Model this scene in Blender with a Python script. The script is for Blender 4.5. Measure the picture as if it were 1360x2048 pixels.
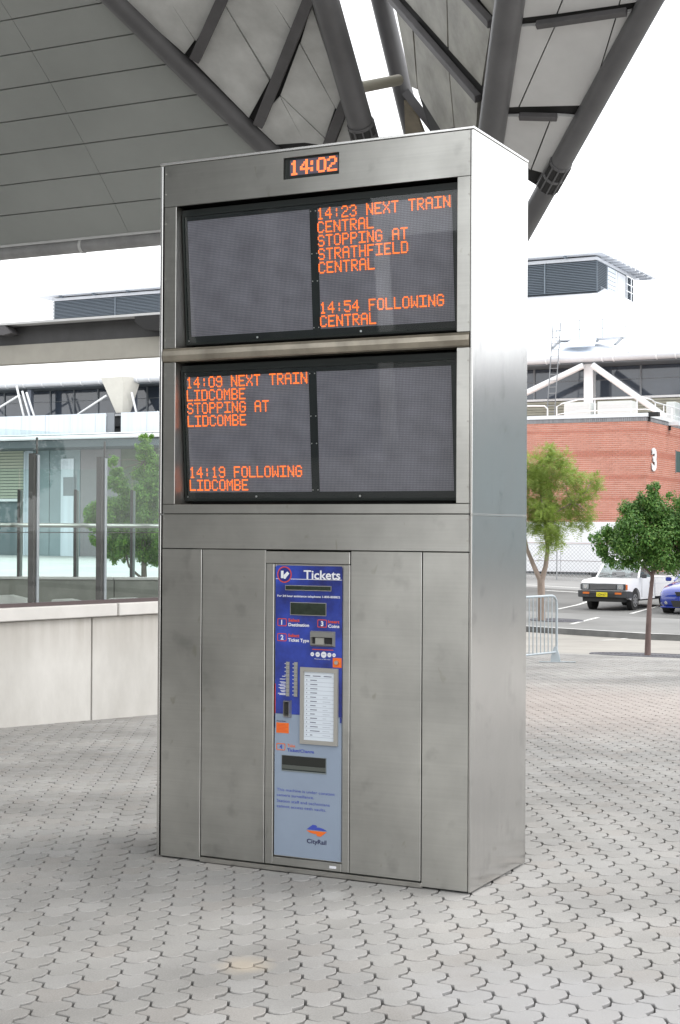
import bpy, bmesh, math, random
from mathutils import Vector, Matrix
R = math.radians
random.seed(7)
scene = bpy.context.scene
for o in list(bpy.data.objects):
    bpy.data.objects.remove(o)
C = scene.collection

# ------------------------------------------------------------------ camera
CAM = Vector((2.5259, -6.3098, 1.6139))
cam_d = bpy.data.cameras.new('camera')
cam = bpy.data.objects.new('camera', cam_d); C.objects.link(cam)
right = Vector((0.89297582, 0.45007198, 0.00542165))
up = Vector((-0.000123599, -0.0118001259, 0.999930368))
fwd = Vector((-0.45010462, 0.89291431, 0.0104816))
m = Matrix((right, up, -fwd)).transposed().to_4x4(); m.translation = CAM
cam.matrix_world = m
cam_d.sensor_fit = 'VERTICAL'; cam_d.sensor_height = 36.0
cam_d.lens = 3063.55 * 36.0 / 2048.0
cam_d.clip_start = 0.1; cam_d.clip_end = 1500
scene.camera = cam
scene.render.resolution_x = 680; scene.render.resolution_y = 1024

# ------------------------------------------------------------------ sky, sun, exposure
SUN_EL, SUN_AZ = R(52), R(62)         # azimuth measured from +Y towards +X
w = bpy.data.worlds.new('World'); scene.world = w; w.use_nodes = True
nt = w.node_tree; nt.nodes.clear()
out = nt.nodes.new('ShaderNodeOutputWorld'); bg = nt.nodes.new('ShaderNodeBackground')
sky = nt.nodes.new('ShaderNodeTexSky'); sky.sky_type = 'NISHITA'; sky.sun_disc = False
sky.sun_elevation = SUN_EL; sky.sun_rotation = SUN_AZ
tc = nt.nodes.new('ShaderNodeTexCoord'); mp = nt.nodes.new('ShaderNodeMapping')
mp.inputs['Scale'].default_value = (1, 1, 2.6)
nz = nt.nodes.new('ShaderNodeTexNoise'); nz.inputs['Scale'].default_value = 2.2; nz.inputs['Detail'].default_value = 5
cr = nt.nodes.new('ShaderNodeValToRGB')
cr.color_ramp.elements[0].position = .3; cr.color_ramp.elements[0].color = (9.2, 9.3, 9.5, 1)
cr.color_ramp.elements[1].position = .7; cr.color_ramp.elements[1].color = (12.0, 12.0, 12.0, 1)
mx = nt.nodes.new('ShaderNodeMix'); mx.data_type = 'RGBA'; mx.inputs[0].default_value = .92
nt.links.new(tc.outputs['Generated'], mp.inputs[0]); nt.links.new(mp.outputs[0], nz.inputs[0])
nt.links.new(nz.outputs[0], cr.inputs[0]); nt.links.new(sky.outputs[0], mx.inputs[6]); nt.links.new(cr.outputs[0], mx.inputs[7])
nt.links.new(mx.outputs[2], bg.inputs[0]); bg.inputs[1].default_value = 0.1
nt.links.new(bg.outputs[0], out.inputs[0])
sd = bpy.data.lights.new('sun', 'SUN'); sd.energy = 0.8; sd.angle = R(38); sd.color = (1, .96, .9)
sun = bpy.data.objects.new('sun', sd); C.objects.link(sun)
dirv = Vector((math.sin(SUN_AZ) * math.cos(SUN_EL), math.cos(SUN_AZ) * math.cos(SUN_EL), math.sin(SUN_EL)))
sun.rotation_euler = dirv.to_track_quat('Z', 'Y').to_euler(); sun.location = (20, 10, 40)
scene.view_settings.view_transform = 'Standard'; scene.view_settings.look = 'None'
scene.view_settings.gamma = 1; scene.view_settings.exposure = 1.15
scene.view_settings.use_curve_mapping = False
scene.render.engine = 'CYCLES'
scene.cycles.max_bounces = 8; scene.cycles.transparent_max_bounces = 16

# ------------------------------------------------------------------ materials
def mat(name, col, rough=.6, metal=0, spec=.5, var=0, vscale=3, bump=0, bscale=60, emit=None, es=1, stretch=(1, 1, 1), coat=0, aniso=0, rvar=0, dark=None):
    m = bpy.data.materials.new(name); m.use_nodes = True
    n = m.node_tree.nodes; l = m.node_tree.links; b = n['Principled BSDF']
    b.inputs['Base Color'].default_value = (*col, 1); b.inputs['Roughness'].default_value = rough
    b.inputs['Metallic'].default_value = metal; b.inputs['Specular IOR Level'].default_value = spec
    b.inputs['Coat Weight'].default_value = coat
    if emit: b.inputs['Emission Color'].default_value = (*emit, 1); b.inputs['Emission Strength'].default_value = es
    if var or bump or rvar:
        t = n.new('ShaderNodeTexCoord'); mpp = n.new('ShaderNodeMapping'); mpp.inputs['Scale'].default_value = stretch
        l.new(t.outputs['Object'], mpp.inputs[0])
    if var or rvar:
        nn = n.new('ShaderNodeTexNoise'); nn.inputs['Scale'].default_value = vscale; nn.inputs['Detail'].default_value = 6
        nn.inputs['Roughness'].default_value = .6
        l.new(mpp.outputs[0], nn.inputs[0])
    if var:
        c = n.new('ShaderNodeValToRGB'); d = dark or tuple(x * (1 - var) for x in col)
        c.color_ramp.elements[0].position = .32; c.color_ramp.elements[0].color = (*d, 1)
        c.color_ramp.elements[1].position = .66; c.color_ramp.elements[1].color = (*[min(1, x * (1 + var * .5)) for x in col], 1)
        l.new(nn.outputs[0], c.inputs[0]); l.new(c.outputs[0], b.inputs['Base Color'])
    if rvar:
        mr = n.new('ShaderNodeMapRange'); mr.inputs[1].default_value = .3; mr.inputs[2].default_value = .7
        mr.inputs[3].default_value = rough - rvar; mr.inputs[4].default_value = rough + rvar
        l.new(nn.outputs[0], mr.inputs[0]); l.new(mr.outputs[0], b.inputs['Roughness'])
    if bump:
        nb = n.new('ShaderNodeTexNoise'); nb.inputs['Scale'].default_value = bscale; nb.inputs['Detail'].default_value = 4
        l.new(mpp.outputs[0], nb.inputs[0]); bp = n.new('ShaderNodeBump'); bp.inputs['Strength'].default_value = bump
        bp.inputs['Distance'].default_value = .01
        l.new(nb.outputs[0], bp.inputs['Height']); l.new(bp.outputs[0], b.inputs['Normal'])
    if aniso:
        b.inputs['Anisotropic'].default_value = abs(aniso)
        tg = n.new('ShaderNodeTangent'); tg.direction_type = 'RADIAL'; tg.axis = 'Z'
        l.new(tg.outputs[0], b.inputs['Tangent'])
        if aniso < 0: b.inputs['Anisotropic Rotation'].default_value = .25
    return m

def island_mat(name, cols, rough=.8, bump=0, bscale=80, grime=0, gscale=1.2, spec=.3, trans=0):
    """colour chosen per mesh island and per object from the ramp 'cols', weathered by noise"""
    m = bpy.data.materials.new(name); m.use_nodes = True
    n = m.node_tree.nodes; l = m.node_tree.links; b = n['Principled BSDF']
    g = n.new('ShaderNodeNewGeometry'); oi = n.new('ShaderNodeObjectInfo')
    ad = n.new('ShaderNodeMath'); ad.operation = 'ADD'; fr = n.new('ShaderNodeMath'); fr.operation = 'FRACT'
    l.new(g.outputs['Random Per Island'], ad.inputs[0]); l.new(oi.outputs['Random'], ad.inputs[1]); l.new(ad.outputs[0], fr.inputs[0])
    c = n.new('ShaderNodeValToRGB'); el = c.color_ramp.elements
    while len(el) < len(cols): el.new(.5)
    for i, k in enumerate(cols):
        el[i].position = i / (len(cols) - 1); el[i].color = (*k, 1)
    l.new(fr.outputs[0], c.inputs[0]); last = c.outputs[0]
    if grime or bump:
        t = n.new('ShaderNodeNewGeometry')
    if grime:
        nn = n.new('ShaderNodeTexNoise'); nn.inputs['Scale'].default_value = gscale; nn.inputs['Detail'].default_value = 7
        l.new(t.outputs['Position'], nn.inputs[0])
        mr = n.new('ShaderNodeMapRange'); mr.inputs[1].default_value = .3; mr.inputs[2].default_value = .7
        mr.inputs[3].default_value = 1 - grime; mr.inputs[4].default_value = 1 + grime * .6
        l.new(nn.outputs[0], mr.inputs[0])
        mm = n.new('ShaderNodeMix'); mm.data_type = 'RGBA'; mm.blend_type = 'MULTIPLY'; mm.inputs[0].default_value = 1
        l.new(last, mm.inputs[6]); l.new(mr.outputs[0], mm.inputs[7]); last = mm.outputs[2]
        n2 = n.new('ShaderNodeTexNoise'); n2.inputs['Scale'].default_value = 160; n2.inputs['Detail'].default_value = 2
        l.new(t.outputs['Position'], n2.inputs[0])
        m2 = n.new('ShaderNodeMapRange'); m2.inputs[1].default_value = .3; m2.inputs[2].default_value = .7
        m2.inputs[3].default_value = .88; m2.inputs[4].default_value = 1.1; l.new(n2.outputs[0], m2.inputs[0])
        m3 = n.new('ShaderNodeMix'); m3.data_type = 'RGBA'; m3.blend_type = 'MULTIPLY'; m3.inputs[0].default_value = 1
        l.new(last, m3.inputs[6]); l.new(m2.outputs[0], m3.inputs[7]); last = m3.outputs[2]
    l.new(last, b.inputs['Base Color'])
    b.inputs['Roughness'].default_value = rough; b.inputs['Specular IOR Level'].default_value = spec
    if bump:
        nb = n.new('ShaderNodeTexNoise'); nb.inputs['Scale'].default_value = bscale
        l.new(t.outputs['Position'], nb.inputs[0]); bp = n.new('ShaderNodeBump'); bp.inputs['Strength'].default_value = bump; bp.inputs['Distance'].default_value = .005
        l.new(nb.outputs[0], bp.inputs['Height']); l.new(bp.outputs[0], b.inputs['Normal'])
    if trans:
        tr = n.new('ShaderNodeBsdfTranslucent'); l.new(last, tr.inputs[0]); ms = n.new('ShaderNodeMixShader'); ms.inputs[0].default_value = trans
        l.new(b.outputs[0], ms.inputs[1]); l.new(tr.outputs[0], ms.inputs[2]); l.new(ms.outputs[0], n['Material Output'].inputs[0])
    return m

def glass_mat(name, tint, ior=1.45, boost=0, rough=0.0):
    m = bpy.data.materials.new(name); m.use_nodes = True
    n = m.node_tree.nodes; l = m.node_tree.links; n.remove(n['Principled BSDF'])
    t = n.new('ShaderNodeBsdfTransparent'); t.inputs[0].default_value = (*tint, 1)
    g = n.new('ShaderNodeBsdfGlossy'); g.inputs['Roughness'].default_value = rough
    f = n.new('ShaderNodeFresnel'); ge = n.new('ShaderNodeNewGeometry'); mi = n.new('ShaderNodeMix')
    mi.inputs[2].default_value = ior; mi.inputs[3].default_value = 1 / ior; l.new(ge.outputs['Backfacing'], mi.inputs[0]); l.new(mi.outputs[0], f.inputs[0])
    a = n.new('ShaderNodeMath'); a.operation = 'ADD'; a.inputs[1].default_value = boost; a.use_clamp = True
    ms = n.new('ShaderNodeMixShader')
    l.new(f.outputs[0], a.inputs[0]); l.new(a.outputs[0], ms.inputs[0]); l.new(t.outputs[0], ms.inputs[1]); l.new(g.outputs[0], ms.inputs[2])
    l.new(ms.outputs[0], n['Material Output'].inputs[0])
    return m

M = {}
def steel_mat(name, col, rough, aniso, stain=.25, vs=1.6, grain_h=True):
    m = mat(name, col, rough, 1, aniso=aniso)
    n = m.node_tree.nodes; l = m.node_tree.links; b = n['Principled BSDF']
    g = n.new('ShaderNodeNewGeometry')
    mp1 = n.new('ShaderNodeMapping'); mp1.inputs['Scale'].default_value = (1, 1, 1.0); l.new(g.outputs['Position'], mp1.inputs[0])
    n1 = n.new('ShaderNodeTexNoise'); n1.inputs['Scale'].default_value = vs; n1.inputs['Detail'].default_value = 7; n1.inputs['Roughness'].default_value = .55
    l.new(mp1.outputs[0], n1.inputs[0])
    # fine brushed grain
    mp2 = n.new('ShaderNodeMapping'); mp2.inputs['Scale'].default_value = (2, 2, 90) if grain_h else (90, 90, 2)
    l.new(g.outputs['Position'], mp2.inputs[0])
    n2 = n.new('ShaderNodeTexNoise'); n2.inputs['Scale'].default_value = 1; n2.inputs['Detail'].default_value = 3; l.new(mp2.outputs[0], n2.inputs[0])
    r1 = n.new('ShaderNodeMapRange'); r1.inputs[1].default_value = .35; r1.inputs[2].default_value = .65
    r1.inputs[3].default_value = 1 - stain; r1.inputs[4].default_value = 1.06; l.new(n1.outputs[0], r1.inputs[0])
    r2 = n.new('ShaderNodeMapRange'); r2.inputs[1].default_value = .3; r2.inputs[2].default_value = .7
    r2.inputs[3].default_value = .96; r2.inputs[4].default_value = 1.03; l.new(n2.outputs[0], r2.inputs[0])
    mu = n.new('ShaderNodeMath'); mu.operation = 'MULTIPLY'; l.new(r1.outputs[0], mu.inputs[0]); l.new(r2.outputs[0], mu.inputs[1])
    # round smudges and drips
    v = n.new('ShaderNodeTexNoise'); v.inputs['Scale'].default_value = 7; v.inputs['Detail'].default_value = 3; l.new(g.outputs['Position'], v.inputs[0])
    r3 = n.new('ShaderNodeMapRange'); r3.inputs[1].default_value = .60; r3.inputs[2].default_value = .72; r3.inputs[3].default_value = 1; r3.inputs[4].default_value = .84
    l.new(v.outputs[0], r3.inputs[0])
    mu2 = n.new('ShaderNodeMath'); mu2.operation = 'MULTIPLY'; l.new(mu.outputs[0], mu2.inputs[0]); l.new(r3.outputs[0], mu2.inputs[1])
    mm = n.new('ShaderNodeMix'); mm.data_type = 'RGBA'; mm.blend_type = 'MULTIPLY'; mm.inputs[0].default_value = 1
    mm.inputs[6].default_value = (*col, 1); l.new(mu2.outputs[0], mm.inputs[7])
    mp3 = n.new('ShaderNodeMapping'); mp3.inputs['Scale'].default_value = (1.6, 1, .9); l.new(g.outputs['Position'], mp3.inputs[0])
    n3 = n.new('ShaderNodeTexNoise'); n3.inputs['Scale'].default_value = 11; n3.inputs['Detail'].default_value = 2.5; n3.inputs['Distortion'].default_value = .6; l.new(mp3.outputs[0], n3.inputs[0])
    r5 = n.new('ShaderNodeMapRange'); r5.inputs[1].default_value = .69; r5.inputs[2].default_value = .77; r5.inputs[3].default_value = 0; r5.inputs[4].default_value = .42; l.new(n3.outputs[0], r5.inputs[0])
    m5 = n.new('ShaderNodeMix'); m5.data_type = 'RGBA'; l.new(r5.outputs[0], m5.inputs[0]); l.new(mm.outputs[2], m5.inputs[6]); m5.inputs[7].default_value = (col[0] * .52, col[1] * .50, col[2] * .40, 1)
    l.new(m5.outputs[2], b.inputs['Base Color'])
    r4 = n.new('ShaderNodeMapRange'); r4.inputs[1].default_value = .3; r4.inputs[2].default_value = .7
    r4.inputs[3].default_value = rough + .03; r4.inputs[4].default_value = rough - .03; l.new(n1.outputs[0], r4.inputs[0]); l.new(r4.outputs[0], b.inputs['Roughness'])
    # very slight oil-canning of the sheet
    nb = n.new('ShaderNodeTexNoise'); nb.inputs['Scale'].default_value = 2.2; nb.inputs['Detail'].default_value = 1; l.new(g.outputs['Position'], nb.inputs[0])
    bp = n.new('ShaderNodeBump'); bp.inputs['Strength'].default_value = .08; bp.inputs['Distance'].default_value = .01
    l.new(nb.outputs[0], bp.inputs['Height']); l.new(bp.outputs[0], b.inputs['Normal'])
    return m
M['steel'] = steel_mat('brushed steel', (.645, .645, .61), .32, -.8)
M['steel_side'] = steel_mat('brushed steel side', (.63, .625, .61), .225, .6, stain=.08, grain_h=False)
for l_ in list(M['steel_side'].node_tree.links):
    if l_.to_socket.name == 'Normal' and l_.to_node.type == 'BSDF_PRINCIPLED': M['steel_side'].node_tree.links.remove(l_)
M['steel_lip'] = mat('steel lip', (.78, .78, .76), .25, 1)
M['steel_reflect_tint'] = steel_mat('reflection tinted steel', (.50, .455, .375), .33, .5, stain=.4, vs=5)  # brown reflection of the ground put into the colour, plus mottled stains
M['steel_plain'] = mat('satin steel', (.50, .49, .46), .38, 1, rvar=.05, vscale=3)
M['black'] = mat('black frame', (.006, .010, .009), .4, spec=.4)
M['dark'] = mat('dark recess', (.02, .02, .02), .7)
M['plinth'] = mat('plinth', (.045, .05, .05), .5, var=.3)
M['screw'] = mat('screw', (.7, .7, .68), .3, 1)
M['led'] = mat('lit led', (.5, .08, .01), .5, emit=(1.0, .18, .025), es=.8)
M['led_hot'] = mat('lit clock led', (.5, .08, .01), .5, emit=(1.0, .24, .07), es=.8)
M['screen_glass'] = glass_mat('screen glass', (.96, .97, .98), 1.38, 0.0, 0.02)

def led_grid_mat():
    m = bpy.data.materials.new('unlit led matrix'); m.use_nodes = True
    n = m.node_tree.nodes; l = m.node_tree.links; b = n['Principled BSDF']
    t = n.new('ShaderNodeTexCoord'); mp1 = n.new('ShaderNodeMapping')
    l.new(t.outputs['UV'], mp1.inputs[0])
    s = n.new('ShaderNodeSeparateXYZ'); l.new(mp1.outputs[0], s.inputs[0])
    ps = []
    for ax, k in ((0, 96), (1, 72)):
        mu = n.new('ShaderNodeMath'); mu.operation = 'MULTIPLY'; mu.inputs[1].default_value = k; l.new(s.outputs[ax], mu.inputs[0])
        fr = n.new('ShaderNodeMath'); fr.operation = 'FRACT'; l.new(mu.outputs[0], fr.inputs[0])
        sb = n.new('ShaderNodeMath'); sb.operation = 'SUBTRACT'; sb.inputs[1].default_value = .5; l.new(fr.outputs[0], sb.inputs[0])
        p2 = n.new('ShaderNodeMath'); p2.operation = 'POWER'; p2.inputs[1].default_value = 2; l.new(sb.outputs[0], p2.inputs[0]); ps.append(p2)
    ad = n.new('ShaderNodeMath'); ad.operation = 'ADD'; l.new(ps[0].outputs[0], ad.inputs[0]); l.new(ps[1].outputs[0], ad.inputs[1])
    r = n.new('ShaderNodeMapRange'); r.inputs[1].default_value = .09; r.inputs[2].default_value = .16; r.inputs[3].default_value = 1; r.inputs[4].default_value = 0
    l.new(ad.outputs[0], r.inputs[0])
    nz = n.new('ShaderNodeTexNoise'); nz.inputs['Scale'].default_value = 5; nz.inputs['Detail'].default_value = 8; l.new(t.outputs['UV'], nz.inputs[0])
    c = n.new('ShaderNodeMix'); c.data_type = 'RGBA'; l.new(r.outputs[0], c.inputs[0])
    c.inputs[6].default_value = (.11, .107, .12, 1); c.inputs[7].default_value = (.245, .238, .265, 1)
    r2 = n.new('ShaderNodeMapRange'); r2.inputs[1].default_value = .3; r2.inputs[2].default_value = .7; r2.inputs[3].default_value = .8; r2.inputs[4].default_value = 1.15
    l.new(nz.outputs[0], r2.inputs[0])
    mm = n.new('ShaderNodeMix'); mm.data_type = 'RGBA'; mm.blend_type = 'MULTIPLY'; mm.inputs[0].default_value = 1
    l.new(c.outputs[2], mm.inputs[6]); l.new(r2.outputs[0], mm.inputs[7]); l.new(mm.outputs[2], b.inputs['Base Color'])
    b.inputs['Roughness'].default_value = .55
    return m
M['led_grid'] = led_grid_mat()

# ------------------------------------------------------------------ mesh helpers
ROOT = {}
def setp(o, label=None, cat=None, group=None, kind=None):
    if label: o['label'] = label
    if cat: o['category'] = cat
    if group: o['group'] = group
    if kind: o['kind'] = kind
    return o
def empty(name, loc, label=None, cat=None, group=None, rot=0, kind=None):
    o = bpy.data.objects.new(name, None); C.objects.link(o); o.location = loc; o.rotation_euler = (0, 0, rot)
    o.empty_display_size = .2
    ROOT[o.name] = Vector(loc)
    return setp(o, label, cat, group, kind)
class MB:
    def __init__(s): s.v = []; s.f = []; s.uv = None
    def add(s, vs, fs):
        b = len(s.v); s.v += [tuple(x) for x in vs]; s.f += [tuple(i + b for i in f) for f in fs]; return s
    def box(s, x0, x1, y0, y1, z0, z1):
        return s.add([(x0, y0, z0), (x1, y0, z0), (x1, y1, z0), (x0, y1, z0), (x0, y0, z1), (x1, y0, z1), (x1, y1, z1), (x0, y1, z1)],
                     [(0, 3, 2, 1), (4, 5, 6, 7), (0, 1, 5, 4), (1, 2, 6, 5), (2, 3, 7, 6), (3, 0, 4, 7)])
    def obox(s, p, q, w, h, upv=(0, 0, 1)):
        p = Vector(p); q = Vector(q); d = (q - p).normalized(); u = Vector(upv)
        a = d.cross(u)
        if a.length < 1e-4: a = d.cross(Vector((1, 0, 0)))
        a.normalize(); c = a.cross(d).normalized(); a *= w / 2; c *= h / 2
        vs = [p - a - c, p + a - c, p + a + c, p - a + c, q - a - c, q + a - c, q + a + c, q - a + c]
        return s.add(vs, [(0, 1, 2, 3), (7, 6, 5, 4), (0, 4, 5, 1), (1, 5, 6, 2), (2, 6, 7, 3), (3, 7, 4, 0)])
    def tube(s, p, q, r, n=10, r2=None, caps=True):
        p = Vector(p); q = Vector(q); d = (q - p).normalized(); r2 = r if r2 is None else r2
        a = d.cross(Vector((0, 0, 1)));
        if a.length < 1e-3: a = d.cross(Vector((1, 0, 0)))
        a.normalize(); c = d.cross(a)
        vs = []
        for k in range(n):
            t = 2 * math.pi * k / n; e = a * math.cos(t) + c * math.sin(t); vs += [p + e * r, q + e * r2]
        fs = [(2 * k, 2 * ((k + 1) % n), 2 * ((k + 1) % n) + 1, 2 * k + 1) for k in range(n)]
        if caps: fs += [tuple(2 * k for k in range(n))[::-1], tuple(2 * k + 1 for k in range(n))]
        return s.add(vs, fs)
    def path(s, pts, r, n=8, taper=None):
        pts = [Vector(x) for x in pts]; N = len(pts); rings = []; vs = []
        for i, pt in enumerate(pts):
            d = (pts[min(i + 1, N - 1)] - pts[max(i - 1, 0)]).normalized()
            a = d.cross(Vector((.13, .21, 1)) if abs(d.z) < .9 else Vector((1, .1, 0))); a.normalize(); c = d.cross(a)
            rr = r if taper is None else r + (taper - r) * i / (N - 1)
            for k in range(n):
                t = 2 * math.pi * k / n; vs.append(pt + (a * math.cos(t) + c * math.sin(t)) * rr)
        fs = [(i * n + k, i * n + (k + 1) % n, (i + 1) * n + (k + 1) % n, (i + 1) * n + k) for i in range(N - 1) for k in range(n)]
        fs += [tuple(range(n))[::-1], tuple((N - 1) * n + k for k in range(n))]
        return s.add(vs, fs)
    def prism(s, poly, off):
        n = len(poly); off = Vector(off); vs = [Vector(x) for x in poly] + [Vector(x) + off for x in poly]
        return s.add(vs, [tuple(range(n))[::-1], tuple(range(n, 2 * n))] + [(k, (k + 1) % n, n + (k + 1) % n, n + k) for k in range(n)])
    def quad(s, *vs): return s.add(vs, [tuple(range(len(vs)))])
    def disc(s, c, nrm, r, n=10, th=.003):
        c = Vector(c); nv = Vector(nrm).normalized(); return s.tube(c, c + nv * th, r, n)
    def build(s, name, material, parent=None, smooth=False, bev=0, local=False, kind=None, label=None, seg=1):
        me = bpy.data.meshes.new(name); off = Vector((0, 0, 0))
        if parent is not None and not local:
            off = ROOT.get(parent.name, Vector((0, 0, 0)))
        me.from_pydata([tuple(Vector(v) - off) for v in s.v], [], s.f)
        if isinstance(material, (list, tuple)):
            for q in material: me.materials.append(q)
        else: me.materials.append(material)
        if bev:
            bm = bmesh.new(); bm.from_mesh(me)
            bmesh.ops.bevel(bm, geom=bm.edges[:], offset=bev, segments=seg, affect='EDGES', clamp_overlap=True)
            bm.to_mesh(me); bm.free()
        bm = bmesh.new(); bm.from_mesh(me); bmesh.ops.recalc_face_normals(bm, faces=bm.faces[:]); bm.to_mesh(me); bm.free()
        if smooth:
            for p in me.polygons: p.use_smooth = True
            try: me.set_sharp_from_angle(angle=R(40))
            except Exception: pass
        o = bpy.data.objects.new(name, me); C.objects.link(o)
        if parent is not None:
            o.parent = parent; ROOT[o.name] = off if not local else Vector((0, 0, 0))
        if kind: o['kind'] = kind
        if label: o['label'] = label
        return o
def boxo(name, material, parent, x0, x1, y0, y1, z0, z1, bev=0, **k):
    return MB().box(x0, x1, y0, y1, z0, z1).build(name, material, parent, bev=bev, **k)
def copy_obj(o, parent, loc=None):
    c = o.copy(); C.objects.link(c); c.parent = parent
    if loc is not None: c.location = loc
    ROOT[c.name] = ROOT.get(o.name, Vector((0, 0, 0)))
    return c

def text_mb(txt, width=None, height=None, bold=0, ext=.0008, spacing=1.0):
    """returns MB of flat lettering in local x (right), z (up) plane, baseline at 0, scaled to the given width"""
    cu = bpy.data.curves.new('t', 'FONT'); cu.body = txt; cu.size = 1; cu.offset = bold; cu.resolution_u = 3; cu.space_character = spacing
    ob = bpy.data.objects.new('t', cu); C.objects.link(ob)
    bpy.context.view_layer.update()
    me = bpy.data.meshes.new_from_object(ob.evaluated_get(bpy.context.evaluated_depsgraph_get()))
    vs = [v.co.copy() for v in me.vertices]; fs = [tuple(p.vertices) for p in me.polygons]
    x0 = min(v.x for v in vs); x1 = max(v.x for v in vs); y1 = max(v.y for v in vs)
    sx = width / (x1 - x0) if width else None; sy = height / y1 if height else None
    sx = sx or sy; sy = sy or sx
    mb = MB(); mb.add([((v.x - x0) * sx, 0, v.y * sy) for v in vs], fs)
    bpy.data.objects.remove(ob); bpy.data.curves.remove(cu); bpy.data.meshes.remove(me)
    return mb
def place_text(txt, material, parent, x, y, z, width=None, height=None, bold=0, name='lettering', spacing=1.0):
    mb = text_mb(txt, width, height, bold, spacing=spacing)
    mb.v = [(a + x, b + y, c + z) for a, b, c in mb.v]
    me = mb.build(name, material, parent)
    return me

# ------------------------------------------------------------------ terrain
GX, GY = -.450, .893
def interp(x, xs, ys):
    if x <= xs[0]: return ys[0]
    for a, b, c, d in zip(xs, xs[1:], ys, ys[1:]):
        if x <= b: return c + (d - c) * (x - a) / (b - a)
    return ys[-1]
def gz(x, y):
    s = (x - 2.526) * GX + (y + 6.31) * GY
    return interp(s, [0, 9, 36, 50, 70, 400], [0, 0, -.95, -.95, -.4, -.4])
NX, NY = .311, .95                       # across the road
def q_of(x, y): return NX * x + NY * y
Q_EDGE, Q_KERB = 17.70, 25.40
def sheet(name, material, us, vs, f, keep=None, kind='structure', label=None):
    """grid sheet over parameters us x vs, f(u,v)->xyz"""
    mb = MB(); nu, nv = len(us), len(vs)
    vv = [f(a, b) for a in us for b in vs]
    fs = []
    for i in range(nu - 1):
        for j in range(nv - 1):
            q = (i * nv + j, (i + 1) * nv + j, (i + 1) * nv + j + 1, i * nv + j + 1)
            cx = sum(vv[k][0] for k in q) / 4; cy = sum(vv[k][1] for k in q) / 4
            if keep is None or keep(cx, cy): fs.append(q)
    mb.add(vv, fs)
    o = mb.build(name, material); o['kind'] = kind
    if label: o['label'] = label
    return o
def uv_xy(a, q):   # a metres along the road direction, q across
    return (-.95 * a + NX * q, .311 * a + NY * q)
def lin(a, b, n): return [a + (b - a) * i / n for i in range(n + 1)]

def cam_xy(x, y):
    dx, dy = x - CAM.x, y - CAM.y
    return dx * .8930 + dy * .4501, dx * -.4501 + dy * .8930   # lateral, depth
WALLP = (-6.169, 4.336); WALLD = (.22572, .97419)
def wall_side(x, y):   # >0 on the kiosk side of the concrete wall
    return (x - WALLP[0]) * WALLD[1] - (y - WALLP[1]) * WALLD[0]
def in_pavers(x, y, k=0):
    lx, d = cam_xy(x, y)
    if d < 3.4 + k or lx < -.235 * d - 1.1 + k or lx > .235 * d + 3.2 - k: return False
    if q_of(x, y) > Q_EDGE - .12: return False
    if wall_side(x, y) < -.09 and (x - WALLP[0]) * WALLD[0] + (y - WALLP[1]) * WALLD[1] < 3.9: return False
    return True

M['bed'] = mat('paver joints', (.18, .174, .17), .95, var=.3, vscale=20)
M['plaza'] = mat('plaza paving far', (.33, .32, .305), .85, var=.18, vscale=2)
M['paver'] = island_mat('concrete paver', [(.282, .275, .263), (.305, .299, .288), (.318, .312, .301), (.300, .287, .272), (.335, .329, .320), (.288, .283, .274), (.31, .303, .290)], .85, bump=.35, bscale=220, grime=.28, gscale=.9)
def patch_paver(m):
    """pale patches by the kiosk, an ochre sand stain and reddish dust further off"""
    n = m.node_tree.nodes; l = m.node_tree.links; b = n['Principled BSDF']
    src = b.inputs['Base Color'].links[0].from_socket
    g = n.new('ShaderNodeNewGeometry')
    def spot(cx, cy, rx, ry, col, amt, src, soft=.5):
        mpn = n.new('ShaderNodeMapping'); mpn.vector_type = 'POINT'
        mpn.inputs['Location'].default_value = (-cx / rx, -cy / ry, 0); mpn.inputs['Scale'].default_value = (1 / rx, 1 / ry, 0)
        l.new(g.outputs['Position'], mpn.inputs[0])
        ln = n.new('ShaderNodeVectorMath'); ln.operation = 'LENGTH'; l.new(mpn.outputs[0], ln.inputs[0])
        nn = n.new('ShaderNodeTexNoise'); nn.inputs['Scale'].default_value = 9; nn.inputs['Detail'].default_value = 5; l.new(g.outputs['Position'], nn.inputs[0])
        ad = n.new('ShaderNodeMath'); ad.operation = 'ADD'; l.new(ln.outputs['Value'], ad.inputs[0]); l.new(nn.outputs[0], ad.inputs[1])
        r = n.new('ShaderNodeMapRange'); r.inputs[1].default_value = .95; r.inputs[2].default_value = .95 + soft; r.inputs[3].default_value = amt; r.inputs[4].default_value = 0
        l.new(ad.outputs[0], r.inputs[0])
        mm = n.new('ShaderNodeMix'); mm.data_type = 'RGBA'; l.new(r.outputs[0], mm.inputs[0]); l.new(src, mm.inputs[6]); mm.inputs[7].default_value = (*col, 1)
        return mm.outputs[2]
    src = spot(-.33, -1.41, .10, .10, (.40, .345, .27), .6, src, .8)
    src = spot(-.55, -.30, .10, .12, (.40, .40, .39), .5, src)
    src = spot(.9, -1.3, .6, .4, (.36, .36, .37), .5, src, .8)
    src = spot(-2.0, 9.5, 5.0, 3.0, (.44, .385, .355), .65, src, .9)
    l.new(src, b.inputs['Base Color'])
patch_paver(M['paver'])

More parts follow.
